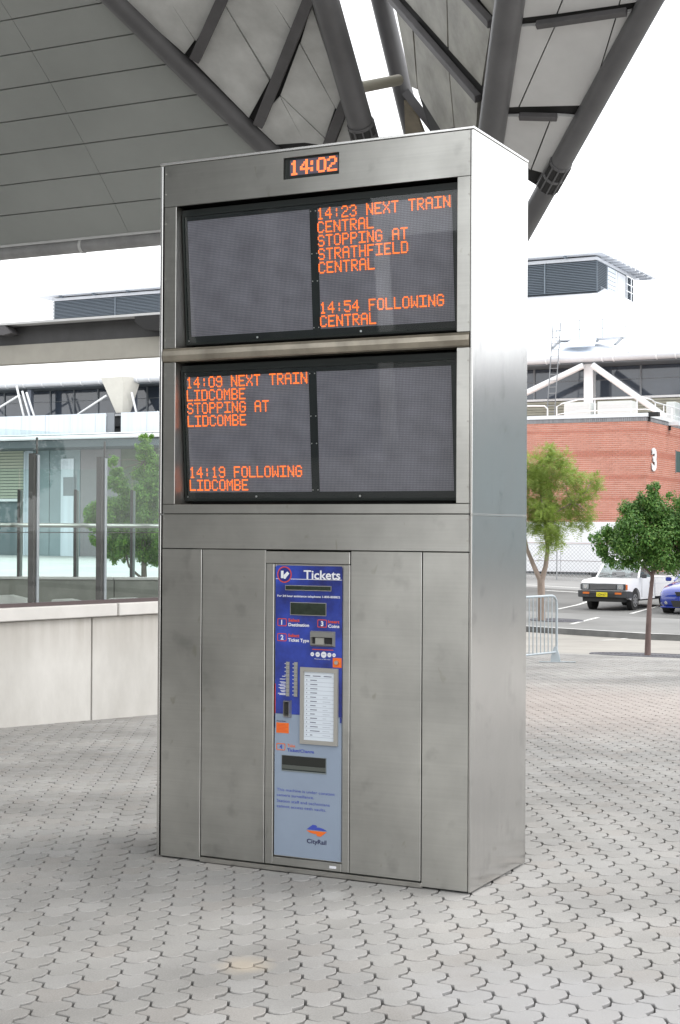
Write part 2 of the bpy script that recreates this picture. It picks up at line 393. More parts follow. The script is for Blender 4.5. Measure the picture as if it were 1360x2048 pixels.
def build_plaza():
    xs = lin(-60, 60, 60); qs = lin(-70, -15, 11) + lin(-14, Q_EDGE, 64)
    def f(a, q):
        x, y = uv_xy(a, q); return (x, y, gz(x, y) - .050)
    a_s = lin(-70, -20, 10) + lin(-19.5, 19.5, 78) + lin(20, 90, 14)
    plaza = sheet('plaza', M['bed'], a_s, qs, f, keep=in_pavers)
    ROOT[plaza.name] = Vector((0, 0, 0))
    plaza['label'] = 'grey interlocking paver plaza round the kiosk'
    f2 = lambda a, q: (lambda x, y: (x, y, gz(x, y) - .016))(*uv_xy(a, q))
    o = sheet('plaza_surround', M['plaza'], a_s, qs, f2, keep=lambda x, y: not in_pavers(x, y, .7) and (not in_pavers(x, y) or q_of(x, y) < Q_EDGE - 1.2), label='paved plaza beyond the laid pavers')
    # paver shape --------------------------------------------------
    th = R(120.1 - 90)      # lattice turned against the kiosk
    ca, sa = math.cos(th), math.sin(th)
    a = Vector((.131, -.078)); b = Vector((0, -.153))
    n1t, n1b = Vector((-.0116, -.0214)), Vector((-.0122, -.0450)); n0t, n0m, n0b = Vector((-.0410, -.0440)), Vector((-.0375, -.0640)), Vector((-.0413, -.0783))
    s_ = Vector((.002, -.107))
    def wave(p, q):
        return [p.lerp(q, t) + Vector((0, dy)) for t, dy in ((.15, -.013), (.32, -.023), (.5, -.028), (.68, -.024), (.85, -.012))]
    P = Vector((0, 0)); w0, w1 = P, a - b + n0b
    cell = [P] + wave(w0, w1) + [w1, a - b + s_, a, a + n1t, a + n0t, a + n0b]
    cell += wave(w0 + b, w1 + b)[::-1] + [b + Vector((.005, 0)), s_ + Vector((.005, 0)), n0b + Vector((.002, 0)), n0m, n1b]
    def inset(poly, d):
        n = len(poly); out = []
        area = sum(poly[i].x * poly[(i + 1) % n].y - poly[(i + 1) % n].x * poly[i].y for i in range(n))
        sg = 1 if area > 0 else -1
        for i in range(n):
            e1 = (poly[i] - poly[i - 1]).normalized(); e2 = (poly[(i + 1) % n] - poly[i]).normalized()
            m1 = Vector((-e1.y, e1.x)) * sg; m2 = Vector((-e2.y, e2.x)) * sg
            k = (m1 + m2); kl = max(k.length, .7); out.append(poly[i] + k / kl * d / max(.6, kl / 2))
        return out
    ctr = sum(cell, Vector((0, 0))) / len(cell)
    cell0 = [c - ctr for c in cell]
    top = inset(cell0, .0044); rim = inset(cell0, .0021)
    rot2 = lambda v: Vector((v.x * ca - v.y * sa, v.x * sa + v.y * ca))
    top = [rot2(v) for v in top]; rim = [rot2(v) for v in rim]
    n = len(top)
    base_v = [(v.x, v.y, 0) for v in top] + [(v.x, v.y, -.0028) for v in rim] + [(v.x, v.y, -.048) for v in rim]
    base_f = [tuple(range(n))[::-1]] + [(k, (k + 1) % n, n + (k + 1) % n, n + k) for k in range(n)] + [(n + k, n + (k + 1) % n, 2 * n + (k + 1) % n, 2 * n + k) for k in range(n)]
    cells = []
    for i in range(-260, 260):
        for k in range(-420, 420):
            v = rot2(a * i + b * k + ctr)
            x, y = v.x, v.y
            if y < -4 or y > 24 or not in_pavers(x, y): continue
            if -1.55 < x < -.11 and .11 < y < .60: continue
            cells.append((cam_xy(x, y)[1], x, y))
    cells.sort()
    proto = None
    vis = [c for c in cells if abs(cam_xy(c[1], c[2])[0]) < .222 * c[0] + .05 and c[0] > 4.75]
    near = set(vis[:300])
    for d, x, y in vis[:300]:
        if proto is None:
            mb = MB(); mb.add(base_v, base_f); o = mb.build('paver', M['paver'], plaza, local=True); proto = o
        else: o = copy_obj(proto, plaza)
        o.location = (x, y, gz(x, y) + random.uniform(-.0016, .0016)); o.rotation_euler = (random.uniform(-.008, .008), random.uniform(-.008, .008), 0)
    rest = MB(); V = []; F = []
    for c in cells:
        if c in near: continue
        d, x, y = c; z = gz(x, y) + random.uniform(-.0016, .0016); tx = random.uniform(-.008, .008); ty = random.uniform(-.008, .008)
        bI = len(V)
        for (vx, vy, vz) in base_v: V.append((x + vx, y + vy, z + vz + (gz(x + vx, y + vy) - gz(x, y)) + vx * tx + vy * ty))
        for f_ in base_f: F.append(tuple(q + bI for q in f_))
    me = bpy.data.meshes.new('paver_field'); me.from_pydata(V, [], F); me.materials.append(M['paver']); me.flip_normals()
    o = bpy.data.objects.new('paver_field', me); C.objects.link(o); o.parent = plaza; o['kind'] = 'stuff'
    bm = bmesh.new(); bm.from_mesh(proto.data); bm.to_mesh(me) if False else None; bm.free()
    return len(cells)
NP = build_plaza()
print('pavers', NP)

# road, kerb, car park
M['road'] = mat('pale concrete road', (.30, .285, .26), .9, var=.18, vscale=.6, stretch=(1, 1, 1))
M['asphalt'] = mat('car park asphalt', (.135, .135, .13), .92, var=.28, vscale=.35, bump=.3, bscale=90)
M['kerb'] = mat('kerb concrete', (.33, .32, .30), .85, var=.25, vscale=2)
M['paint'] = mat('worn white line paint', (.62, .62, .60), .8, var=.25, vscale=8)
M['pale_ground'] = mat('pale forecourt concrete', (.50, .51, .50), .85, var=.12, vscale=.3)
A_S = lin(-120, -30, 9) + lin(-28, 60, 88) + lin(65, 200, 9)
sheet('road', M['road'], A_S, lin(Q_EDGE + .29, Q_KERB, 12), lambda a, q: (*uv_xy(a, q), gz(*uv_xy(a, q)) - .02), label='pale road between plaza and car park')
sheet('footpath_edge', M['kerb'], A_S, [Q_EDGE - .14, Q_EDGE + .1, Q_EDGE + .32], lambda a, q: (*uv_xy(a, q), gz(*uv_xy(a, q)) - .004), label='flush pale concrete edging strip of the plaza')
def kerb_f(name, pts, m):
    mb = MB(); n = len(pts); vv = []
    for a in A_S:
        for dq, dz in pts:
            x, y = uv_xy(a, Q_KERB + dq); vv.append((x, y, gz(x, y) + dz))
    mb.add(vv, [(i * n + j, i * n + j + 1, (i + 1) * n + j + 1, (i + 1) * n + j) for i in range(len(A_S) - 1) for j in range(n - 1)])
    o = mb.build(name, m); o['kind'] = 'structure'; return o
kerb_f('kerb', [(0, -.03), (0.01, .10), (.03, .12), (.20, .12), (.21, .09)], mat('dark grey kerb', (.17, .17, .165), .9, var=.35, vscale=1.5))['label'] = 'raised grey kerb along the car park'  # kerb face darker than the strip on top
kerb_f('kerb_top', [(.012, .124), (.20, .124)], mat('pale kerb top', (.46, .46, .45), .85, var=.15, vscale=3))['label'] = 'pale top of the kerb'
sheet('apron', mat('pale asphalt apron', (.20, .20, .195), .9, var=.2, vscale=.5), A_S, lin(Q_KERB + .2, Q_KERB + 6.0, 8), lambda a, q: (*uv_xy(a, q), gz(*uv_xy(a, q)) + .1035), label='pale strip of asphalt between kerb and parking bays')
sheet('far_lane', mat('pale far lane', (.24, .24, .235), .9, var=.2, vscale=.3), A_S, lin(41.5, 48, 6), lambda a, q: (*uv_xy(a, q), gz(*uv_xy(a, q)) + .1035), label='paler lane behind the parked ute')
sheet('car_park', M['asphalt'], A_S, lin(Q_KERB + .2, 48, 24) + [60, 80, 120, 300], lambda a, q: (*uv_xy(a, q), gz(*uv_xy(a, q)) + .10), label='worn asphalt car park in front of the brick block')
mbf = MB()
sheet('forecourt', M['pale_ground'], lin(-120, -29, 14), lin(44, 74, 10), lambda x, y: (x, y, gz(x, y) + .112), label='pale concrete forecourt in front of the hall')
sheet('ground', M['plaza'], [-900, -300, -125, 125, 300, 900], [-900, -300, -72, 72, 300, 1200], lambda x, y: (x, y, -1.3), label='ground out to the horizon')
def line(pts, wid=.12):
    mb = MB(); N = 6
    (x0, y0), (x1, y1) = pts; dx, dy = x1 - x0, y1 - y0; L = math.hypot(dx, dy); px, py = -dy / L * wid / 2, dx / L * wid / 2
    vv = []
    for i in range(N + 1):
        t = i / N; x, y = x0 + dx * t, y0 + dy * t
        base = .108 if q_of(x, y) > Q_KERB + .2 else -.014
        vv += [(x + px, y + py, gz(x + px, y + py) + base), (x - px, y - py, gz(x - px, y - py) + base)]
    mb.add(vv, [(2 * i, 2 * i + 1, 2 * i + 3, 2 * i + 2) for i in range(N)])
    o = mb.build('painted_line', M['paint']); o['kind'] = 'structure'
line(((-12.70, 38.8), (-13.3, 44.6))); line(((-10.05, 37.6), (-10.65, 43.6))); line(((-10.0, 31.9), (-10.3, 35.2)))
line(((-7.99, 28.0), (-7.75, 24.0 + 5.3))); line(((-16.2, 47.8), (-14.2, 47.4)), .2); line(((-7.3, 36.6), (-8.0, 42.8))); line(((-19.5, 51.0), (-12.5, 49.0)), .14)

# ------------------------------------------------------------------ KIOSK
XL, D, H = -1.6505, .706, 3.40
K = empty('departures_kiosk', (-.825, .353, 0), 'tall brushed steel kiosk with two orange departure screens standing on the plaza', 'kiosk')
S = M['steel']
def plate(x0, x1, z0, z1, y0=0, y1=.012, name='panel', m=None, bev=.0016):
    return boxo(name, m or S, K, x0, x1, y0, y1, z0, z1, bev=bev)
boxo('carcass', M['dark'], K, XL + .014, -.014, .17, D - .014, .012, H - .02)
MB().box(XL + .02, -1.045 - .002, .02, .168, .03, 1.70).box(-.601 + .002, -.02, .02, .168, .03, 1.70).box(-1.047, -.599, .02, .168, 1.51, 1.70).box(XL + .02, -.02, .03, .168, 3.20, 3.38).box(XL + .02, -.02, .03, .168, 2.425, 2.483).build('inner_frame', M['dark'], K)
# plinth and base rail
boxo('plinth', M['plinth'], K, XL + .02, -.02, .02, D - .02, 0, .03)
boxo('base_rail', M['steel_plain'], K, -1.40, -.235, -.006, .019, .004, .026, bev=.002)
# side panels
for z0, z1 in ((.008, 1.673), (1.679, 3.386)):
    boxo('side_panel', M['steel_side'], K, -.012, 0, -.003, D, z0, z1, bev=.0022)
    boxo('side_panel', M['steel_side'], K, XL, XL + .014, -.003, D, z0, z1, bev=.0022)
boxo('joint_strip', M['steel_lip'], K, -.010, .0015, -.001, D - .002, 1.6735, 1.6785)
boxo('back_panel', S, K, XL + .014, -.014, D - .013, D - .001, .03, 3.386)
boxo('top_cap', M['steel_lip'], K, XL - .002, .002, -.005, D + .002, 3.388, 3.400, bev=.002)
# header with the clock opening
hx0, hx1, hz0, hz1 = XL + .022, -.016, 3.183, 3.385
cx0, cx1, cz0, cz1 = -.963, -.669, 3.254, 3.356
hm = MB(); vs = []
for y in (0, .012):
    vs += [(hx0, y, hz0), (hx1, y, hz0), (hx1, y, hz1), (hx0, y, hz1), (cx0, y, cz0), (cx1, y, cz0), (cx1, y, cz1), (cx0, y, cz1)]
fs = []
for o_ in (0, 8):
    fs += [(o_ + 0, o_ + 1, o_ + 5, o_ + 4), (o_ + 1, o_ + 2, o_ + 6, o_ + 5), (o_ + 2, o_ + 3, o_ + 7, o_ + 6), (o_ + 3, o_ + 0, o_ + 4, o_ + 7)]
for i, j in ((0, 1), (1, 2), (2, 3), (3, 0), (4, 5), (5, 6), (6, 7), (7, 4)): fs.append((i, j, j + 8, i + 8))
hm.add(vs, fs); header = hm.build('header_panel', S, K)
# trims either side of the screens
for z0, z1 in ((2.489, 3.181), (1.727, 2.419)):
    plate(hx0, -1.560, z0, z1, name='screen_trim'); plate(-.078, hx1, z0, z1, name='screen_trim')
    MB().box(-1.572, -1.5601, .012, .165, z0, z1).build('reveal', M['steel_plain'], K)
    MB().box(-.078, -.066, .012, .165, z0, z1).build('reveal', M['steel_plain'], K)
# middle rail, slightly crowned and proud
mb = MB(); prof = [(.0, 2.4215), (-.007, 2.428), (-.010, 2.452), (-.008, 2.474), (0, 2.4865), (.10, 2.4865), (.10, 2.4215)]
mb.prism([(hx0, y, z) for y, z in prof], (hx1 - hx0, 0, 0)); mb.build('middle_rail', M['steel_reflect_tint'], K)
plate(hx0, hx1, 1.681, 1.7245, name='band', y1=.16); plate(hx0, hx1, 1.512, 1.677, name='band')
for x0, x1 in ((hx0, -1.4025), (-1.3975, -1.0485), (-.5975, -.2425), (-.2375, hx1)):
    plate(x0, x1, .032 if -1.42 < x0 < -.3 else .010, 1.5075, name='front_panel')
# screws
sc = [(x, z) for x in (-.022, XL + .030) for z in (3.345, 3.245, 3.10, 2.83, 2.53, 2.36, 2.09, 1.80, 1.655, 1.56)]
sp = None
for x, z in sc:
    if sp is None:
        sp = MB().tube((0, -.0026, 0), (0, .0005, 0), .0042, 10).build('screw', M['steel_plain'], K, local=True)
        o = sp
    else: o = copy_obj(sp, K)
    o.location = (x - ROOT[K.name].x, -ROOT[K.name].y, z)
# screens ------------------------------------------------------------
FONT = {
 '0': '01110 10001 10001 10001 10001 10001 01110', '1': '00100 01100 00100 00100 00100 00100 01110', '2': '01110 10001 00001 00110 01000 10000 11111',
 '3': '01110 10001 00001 00110 00001 10001 01110', '4': '00010 00110 01010 10010 11111 00010 00010', '5': '11111 10000 11110 00001 00001 10001 01110',
 '9': '01110 10001 10001 01111 00001 10001 01110', ':': '00000 00100 00100 00000 00100 00100 00000', ' ': '00000 ' * 6 + '00000',
 'A': '01110 10001 10001 11111 10001 10001 10001', 'B': '11110 10001 10001 11110 10001 10001 11110', 'C': '01110 10001 10000 10000 10000 10001 01110',
 'D': '11110 10001 10001 10001 10001 10001 11110', 'E': '11111 10000 10000 11110 10000 10000 11111', 'F': '11111 10000 10000 11110 10000 10000 10000',
 'G': '01110 10001 10000 10111 10001 10001 01110', 'H': '10001 10001 10001 11111 10001 10001 10001', 'I': '11111 00100 00100 00100 00100 00100 11111',
 'L': '10000 10000 10000 10000 10000 10000 11111', 'M': '10001 11011 10101 10101 10001 10001 10001', 'N': '10001 11001 11001 10101 10011 10011 10001',
 'O': '01110 10001 10001 10001 10001 10001 01110', 'P': '11110 10001 10001 11110 10000 10000 10000', 'R': '11110 10001 10001 11110 10100 10010 10001',
 'S': '01110 10001 10000 01110 00001 10001 01110', 'T': '11111 00100 00100 00100 00100 00100 00100', 'W': '10001 10001 10001 10101 10101 11011 10001',
 'X': '10001 10001 01010 00100 01010 10001 10001'}
def screen(zt, zb, left_rows, right_rows):
    """display unit leaning forward: y = .05 at its top, .10 at its bottom"""
    yt, yb = .052, .100
    fx0, fx1 = -1.558, -.080
    hh = zt - zb
    Y = lambda z: yb + (yt - yb) * (z - zb) / hh
    def P(x, z, off=0): return (x, Y(z) - off, z)
    mb = MB()
    def slab(m_, x0, x1, z0, z1, f, bk=.02):
        m_.add([P(x0, z0, f), P(x1, z0, f), P(x1, z1, f), P(x0, z1, f), P(x0, z0, -bk), P(x1, z0, -bk), P(x1, z1, -bk), P(x0, z1, -bk)],
               [(0, 1, 2, 3), (7, 6, 5, 4), (0, 4, 5, 1), (1, 5, 6, 2), (2, 6, 7, 3), (3, 7, 4, 0)])
    gz0, gz1 = zb + .043, zt - .022
    gz1 = zb + .607 if zt - zb > .63 else zt - .022
    L0, L1, R0, R1 = -1.532, -.853, -.813, -.128
    slab(mb, fx0, fx1, zb, gz0, 0); slab(mb, fx0, fx1, gz1, zt + .02, 0)
    slab(mb, fx0, L0, gz0, gz1, 0); slab(mb, L1, R0, gz0, gz1, 0); slab(mb, R1, fx1, gz0, gz1, 0)
    fr = mb.build('screen_frame', M['black'], K)
    mb = MB()
    ins = .012
    for x0, x1, z0, z1 in ((fx0 + .002, fx1 - .002, zb + .002, zb + ins), (fx0 + .002, fx1 - .002, zt - ins, zt - .002), (fx0 + .002, fx0 + ins, zb + ins, zt - ins), (fx1 - ins, fx1 - .002, zb + ins, zt - ins)):
        slab(mb, x0, x1, z0, z1, .008, 0)
    mb.build('frame_bead', M['black'], fr)
    mb = MB()
    for x in (fx0 + .012, -1.155, -.60, fx1 - .03):
        p = Vector(P(x, zb + .022, 0)); mb.tube(p + Vector((0, -.003, 0)), p, .005, 8)
    mb.build('screw_row', M['screw'], fr, kind='stuff')
    mb = MB()
    for x in (-.846, -.820):
        for t in (.08, .42, .62, .93):
            p = Vector(P(x, zb + hh * t, 0)); mb.tube(p + Vector((0, -.002, 0)), p, .003, 6)
    mb.build('screw_row', M['steel_plain'], fr, kind='stuff')
    for (x0, x1), rows in (((L0, L1), left_rows), ((R0, R1), right_rows)):
        me = bpy.data.meshes.new('led_panel')
        off = ROOT[K.name]
        me.from_pydata([tuple(Vector(q) - off) for q in (P(x0, gz0, -.004), P(x1, gz0, -.004), P(x1, gz1, -.004), P(x0, gz1, -.004))], [], [(0, 1, 2, 3)])
        uv = me.uv_layers.new(name='UVMap')
        for li, c in zip(range(4), ((0, 0), (1, 0), (1, 1), (0, 1))): uv.data[li].uv = c
        me.materials.append(M['led_grid'])
        pn = bpy.data.objects.new('led_panel', me); C.objects.link(pn); pn.parent = K; ROOT[pn.name] = off
        pw, ph = (x1 - x0) / 96, (gz1 - gz0) / 72
        for r, txt in rows.items():
            mb = MB()
            for ci, ch in enumerate(txt):
                for ry, line_ in enumerate(FONT[ch].split()):
                    for cx_, bit in enumerate(line_):
                        if bit == '1':
                            X = x0 + (ci * 6 + cx_ + .5) * pw; Z = gz1 - (r * 8 + ry + .5) * ph
                            a_, b_ = pw * .47, ph * .45
                            mb.add([P(X - a_, Z - b_ * .5, 0), P(X - a_ * .5, Z - b_, 0), P(X + a_ * .5, Z - b_, 0), P(X + a_, Z - b_ * .5, 0), P(X + a_, Z + b_ * .5, 0), P(X + a_ * .5, Z + b_, 0), P(X - a_ * .5, Z + b_, 0), P(X - a_, Z + b_ * .5, 0)], [tuple(range(8))])
            mb.build('led_text', M['led'], pn)
    mb = MB(); g = .004
    slab(mb, fx0 + ins, fx1 - ins, zb + ins, zt - ins, g, -.003); 
    mb.build('cover_glass', M['screen_glass'], K)
screen(3.150, 2.510, {}, {0: '14:23 NEXT TRAIN', 1: 'CENTRAL', 2: 'STOPPING AT', 3: 'STRATHFIELD', 4: 'CENTRAL', 7: '14:54 FOLLOWING', 8: 'CENTRAL'})
screen(2.385, 1.742, {0: '14:09 NEXT TRAIN', 1: 'LIDCOMBE', 2: 'STOPPING AT', 3: 'LIDCOMBE', 7: '14:19 FOLLOWING', 8: 'LIDCOMBE'}, {})
# clock
cb = MB().box(cx0 + .001, cx1 - .001, .014, .03, cz0 + .001, cz1 - .001).build('clock_display', M['black'], K)
MB().box(-.935, -.680, .0125, .0139, 3.272, 3.345).build('digit_panel', mat('clock panel', (.10, .085, .12), .5), cb)
mb = MB()
def clock_digits():
    pw = .0098 / 2 * .95; ph = .0098 / 2 * 1.02; x = -.930
    for ch, adv in (('1', 11), ('4', 12), (':', 7), ('0', 12), ('2', 12)):
        for ry, ln in enumerate(FONT[ch].split()):
            for cxx, bit in enumerate(ln):
                if bit == '1':
                    for sx in (0, 1, 2):
                        for sy in (0, 1):
                            X = x + (cxx * 2 + sx + (-4 if ch == ':' else 0) + (-1 if ch == '1' else 0)) * pw; Z = 3.343 - (ry * 2 + sy + .5) * ph
                            mb.quad((X - pw * .42, .0115, Z - ph * .42), (X + pw * .42, .0115, Z - ph * .42), (X + pw * .42, .0115, Z + ph * .42), (X - pw * .42, .0115, Z + ph * .42))
        x += adv * pw
clock_digits()
mb.build('clock_digits', M['led_hot'], cb)

# ------------------------------------------------------------------ TICKET MACHINE
T = empty('ticket_machine', (-.823, .05, .03), 'blue and grey ticket vending machine set into the front of the steel kiosk', 'ticket machine')
M['fascia_blue'] = mat('printed blue fascia', (.022, .05, .33), .35, var=.75, vscale=5.5, dark=(.008, .012, .10), coat=.3)
M['fascia_grey'] = mat('printed grey blue fascia', (.27, .33, .42), .4, var=.06, vscale=4)
M['white_print'] = mat('white print', (.75, .76, .8), .5)
M['red_print'] = mat('red print', (.62, .07, .03), .5)
M['orange_print'] = mat('orange sticker', (.80, .16, .02), .5)
M['blue_print'] = mat('blue print', (.05, .08, .42), .5)
M['navy_print'] = mat('navy print', (.02, .02, .08), .5)
M['lcd'] = mat('lcd', (.022, .034, .022), .25, var=.4, vscale=30)
M['grey_key'] = mat('grey keys', (.30, .30, .28), .5)
M['paper'] = mat('printed list', (.66, .72, .78), .5, var=.05)
M['ink'] = mat('ink', (.16, .17, .22), .6)
M['ink_light'] = mat('pale ink', (.42, .46, .52), .6)
tm = lambda *a, **k: boxo(*a, **k)
tx0, tx1 = -1.0445, -.6015
tm('frame_header', S, T, tx0, tx1, -.003, .02, 1.4465, 1.503, bev=.002)
tm('frame_stile', S, T, tx0, -1.0015, 0, .02, .032, 1.4445, bev=.002)
tm('frame_stile', S, T, -.6365, tx1, 0, .02, .032, 1.4445, bev=.002)
tm('frame_base', S, T, -.9995, -.6385, -.001, .02, .032, .069, bev=.002)
tm('cabinet', M['dark'], T, tx0 + .003, tx1 - .003, .06, .166, .033, 1.50)
tm('surround', M['steel_plain'], T, -.9995, -.6385, .012, .0195, .072, 1.4435)
Y0 = .006
fa = MB()
# upper fascia with rounded top corners
def rounded(x0, x1, z0, z1, r, y, top=True, bottom=True, n=4):
    pts = []
    def arc(cx, cz, a0):
        for i in range(n + 1):
            t = R(a0 + 90 * i / n); pts.append((cx + r * math.cos(t), y, cz + r * math.sin(t)))
    if bottom: arc(x0 + r, z0 + r, 180); arc(x1 - r, z0 + r, 270)
    else: pts.extend([(x0, y, z0), (x1, y, z0)])
    if top: arc(x1 - r, z1 - r, 0); arc(x0 + r, z1 - r, 90)
    else: pts.extend([(x1, y, z1), (x0, y, z1)])
    return pts
fa.prism(rounded(-.9955, -.6440, .7405, 1.4365, .009, Y0, bottom=False), (0, .006, 0)); FA = fa.build('upper_fascia', M['fascia_blue'], T)
fl = MB().box(-.9955, -.6440, Y0, Y0 + .006, .0765, .7395).build('lower_fascia', M['fascia_grey'], T)
def ring(cx, cz, r0, r1, y, n=28):
    mb = MB(); v = []
    for k in range(n):
        t = 2 * math.pi * k / n; v += [(cx + r0 * math.cos(t), y, cz + r0 * math.sin(t)), (cx + r1 * math.cos(t), y, cz + r1 * math.sin(t))]
    return mb.add(v, [(2 * k, 2 * ((k + 1) % n), 2 * ((k + 1) % n) + 1, 2 * k + 1) for k in range(n)])
YP = Y0 - .0015
mb = MB().box(-.9955, -.6445, YP + .0005, Y0, 1.3725, 1.3750); mb.build('printed_line', M['white_print'], FA)
ring(-.9475, 1.3940, .0335, .0385, YP).build('emblem_ring', M['red_print'], FA)
mb = MB(); mb.prism([(-.9475 + .033 * math.cos(t), YP + .0002, 1.394 + .033 * math.sin(t)) for t in [2 * math.pi * k / 24 for k in range(24)]], (0, .0006, 0)); mb.build('emblem_disc', mat('emblem blue', (.015, .02, .2), .4), FA)
mb = MB(); mb.quad((-.966, YP - .001, 1.377), (-.952, YP - .001, 1.377), (-.952, YP - .001, 1.412), (-.966, YP - .001, 1.412))
mb.quad((-.951, YP - .001, 1.376), (-.944, YP - .001, 1.373), (-.921, YP - .001, 1.399), (-.932, YP - .001, 1.409), (-.951, YP - .001, 1.392)); mb.build('emblem_tickets', M['white_print'], FA)
place_text('Tickets', M['white_print'], FA, -.8455, YP, 1.3765, width=.192, height=.040, bold=.02)
def lcd(x0, x1, z0, z1, par):
    f = MB().box(x0 - .003, x1 + .003, Y0 - .003, Y0, z0 - .003, z1 + .003).build('display_bezel', M['steel_plain'], par)
    MB().box(x0, x1, Y0 - .0045, Y0 - .0032, z0, z1).build('display', M['lcd'], par)
lcd(-.9395, -.7020, 1.3240, 1.3420, FA); lcd(-.9125, -.7280, 1.2085, 1.2630, FA)
place_text('For 24 hour assistance telephone 1-800-808822', M['white_print'], FA, -.9850, YP, 1.2895, width=.3315, height=.0098, bold=.02)
def numbox(ch, x0, x1, z0, z1, m_, par, frame):
    mb = MB(); outer = rounded(x0, x1, z0, z1, .006, YP); inner = rounded(x0 + .0035, x1 - .0035, z0 + .0035, z1 - .0035, .004, YP); n = len(outer)
    mb.add(outer + inner, [(k, (k + 1) % n, n + (k + 1) % n, n + k) for k in range(n)]); mb.build('number_frame', frame, par)
    place_text(ch, m_, par, (x0 + x1) / 2 - (.007 if ch != '1' else .005), YP, z0 + .0075, height=(z1 - z0) * .60, bold=.04, name='number')
numbox('1', -.9833, -.9341, 1.1517, 1.1885, M['white_print'], FA, M['red_print'])
numbox('2', -.9840, -.9344, 1.0810, 1.1178, M['white_print'], FA, M['red_print'])
numbox('3', -.7715, -.7214, 1.1520, 1.1889, M['white_print'], FA, M['red_print'])
numbox('4', -.9857, -.9381, .5690, .6014, M['blue_print'], fl, M['orange_print'])
place_text('Select', M['red_print'], FA, -.9252, YP, 1.1744, width=.060, height=.0150, bold=.03)
place_text('Destination', M['white_print'], FA, -.9250, YP, 1.1530, width=.110, height=.0145, bold=.03)
place_text('Insert', M['red_print'], FA, -.7158, YP, 1.1740, width=.0590, height=.0140, bold=.03)
place_text('Coins', M['white_print'], FA, -.7156, YP, 1.1530, width=.0585, height=.0145, bold=.03)
place_text('Select', M['red_print'], FA, -.9267, YP, 1.1025, width=.060, height=.0150, bold=.03)
place_text('Ticket Type', M['white_print'], FA, -.9265, YP, 1.0812, width=.1115, height=.0150, bold=.03)
# coin mouth: a moulded surround with a recess and a flap
def hood(name, x0, x1, z0, z1, ix0, ix1, iz0, iz1, par, m_, dep=.020, back=.012):
    mb = MB(); yf = Y0 - dep
    o4 = [(x0, Y0, z0), (x1, Y0, z0), (x1, Y0, z1), (x0, Y0, z1)]
    f4 = [(x0 + .006, yf, z0 + .008), (x1 - .006, yf, z0 + .008), (x1 - .006, yf, z1 - .004), (x0 + .006, yf, z1 - .004)]
    i4 = [(ix0, yf, iz0), (ix1, yf, iz0), (ix1, yf, iz1), (ix0, yf, iz1)]
    b4 = [(ix0 + .004, Y0 - .001 , iz0 + .004), (ix1 - .004, Y0 - .001, iz0 + .004), (ix1 - .004, Y0 - .001, iz1 - .002), (ix0 + .004, Y0 - .001, iz1 - .002)]
    fs = []
    for a in (0, 4, 8):
        fs += [(a + k, a + (k + 1) % 4, a + 4 + (k + 1) % 4, a + 4 + k) for k in range(4)]
    fs.append((12, 13, 14, 15))
    mb.add(o4 + f4 + i4 + b4, fs); return mb.build(name, m_, par)
M['moulding'] = mat('grey moulding', (.20, .20, .185), .45)
cs = hood('coin_slot', -.806, -.678, 1.063, 1.135, -.798, -.684, 1.074, 1.108, FA, M['moulding'])
MB().box(-.776, -.732, Y0 - .013, Y0 - .002, 1.074, 1.105).build('coin_flap', mat('coin flap', (.32, .32, .29), .4), FA)
MB().box(-.796, -.777, Y0 - .006, Y0 - .002, 1.076, 1.106).box(-.731, -.686, Y0 - .006, Y0 - .002, 1.076, 1.106).build('coin_recess', M['dark'], FA)
for x, r in ((-.7975, .0095), (-.7694, .0115), (-.7378, .0145), (-.7083, .0105), (-.6843, .0088)):
    MB().disc((x, Y0 - .0005, 1.0262), (0, -1, 0), r, 18, .001).build('coin_symbol', M['white_print'], FA)
    MB().box(x - r * .5, x + r * .5, Y0 - .0022, Y0 - .0016, 1.0245, 1.0285).build('coin_value', M['ink_light'], FA)
MB().box(-.797, -.688, YP + .0003, Y0, 1.0470, 1.0510).build('caption', M['red_print'], FA)
place_text('Minimum of 40 coins', M['white_print'], FA, -.7858, YP, 1.0030, width=.0826, height=.0048)
MB().box(-.6905, -.6450, Y0 - .001, Y0, .9695, 1.0140).build('cancel_label', M['orange_print'], FA)
MB().tube((-.668, Y0 - .012, .993), (-.668, Y0, .993), .0095, 14).build('cancel_button', M['screw'], FA, smooth=True)
# two button columns
for x0, x1, zt, zb in ((-.9355, -.9175, .9855, .8237), (-.8930, -.8745, .9855, .8237)):
    n = 9
    MB().box(x0, x1, Y0 - .0015, Y0, zb, zt).build('button_strip', mat('key strip', (.22, .22, .2), .5), FA)
    for k in range(n):
        z1 = zt - (zt - zb) * k / n - .0015; z0 = zt - (zt - zb) * (k + 1) / n + .0015
        MB().box(x0 + .0012, x1 - .0012, Y0 - .006, Y0 - .0017, z0, z1).build('button', M['grey_key'], FA)
        MB().box(x0 - .008, x0 - .0035, YP + .0003, Y0, z0 + .005, z0 + .009).build('button_mark', M['white_print'], FA)
for k in range(7):
    z = .915 - k * .0135; wd = (.018, .030, .030, .036, .036, .026, .040)[k]
    mb = MB().box(-.9395 - wd, -.9395, YP + .0003, Y0, z, z + .0028)
    if k in (2, 3, 4, 5, 6): mb.box(-.9395 - wd * .8, -.9395, YP + .0003, Y0, z - .0052, z - .0024)
    mb.build('button_caption', M['white_print'], FA)
MB().box(-.9955, -.9925, YP + .0003, Y0, .7408, .880).build('red_stripe', M['red_print'], FA)
MB().box(-.6525, -.6440, YP + .0004, Y0 + .0002, .7150, .7395).build('blue_strip', M['fascia_blue'], fl)
MB().box(-.9955, -.9935, YP + .0003, Y0, .672, .7390).build('edge_line', M['navy_print'], fl)
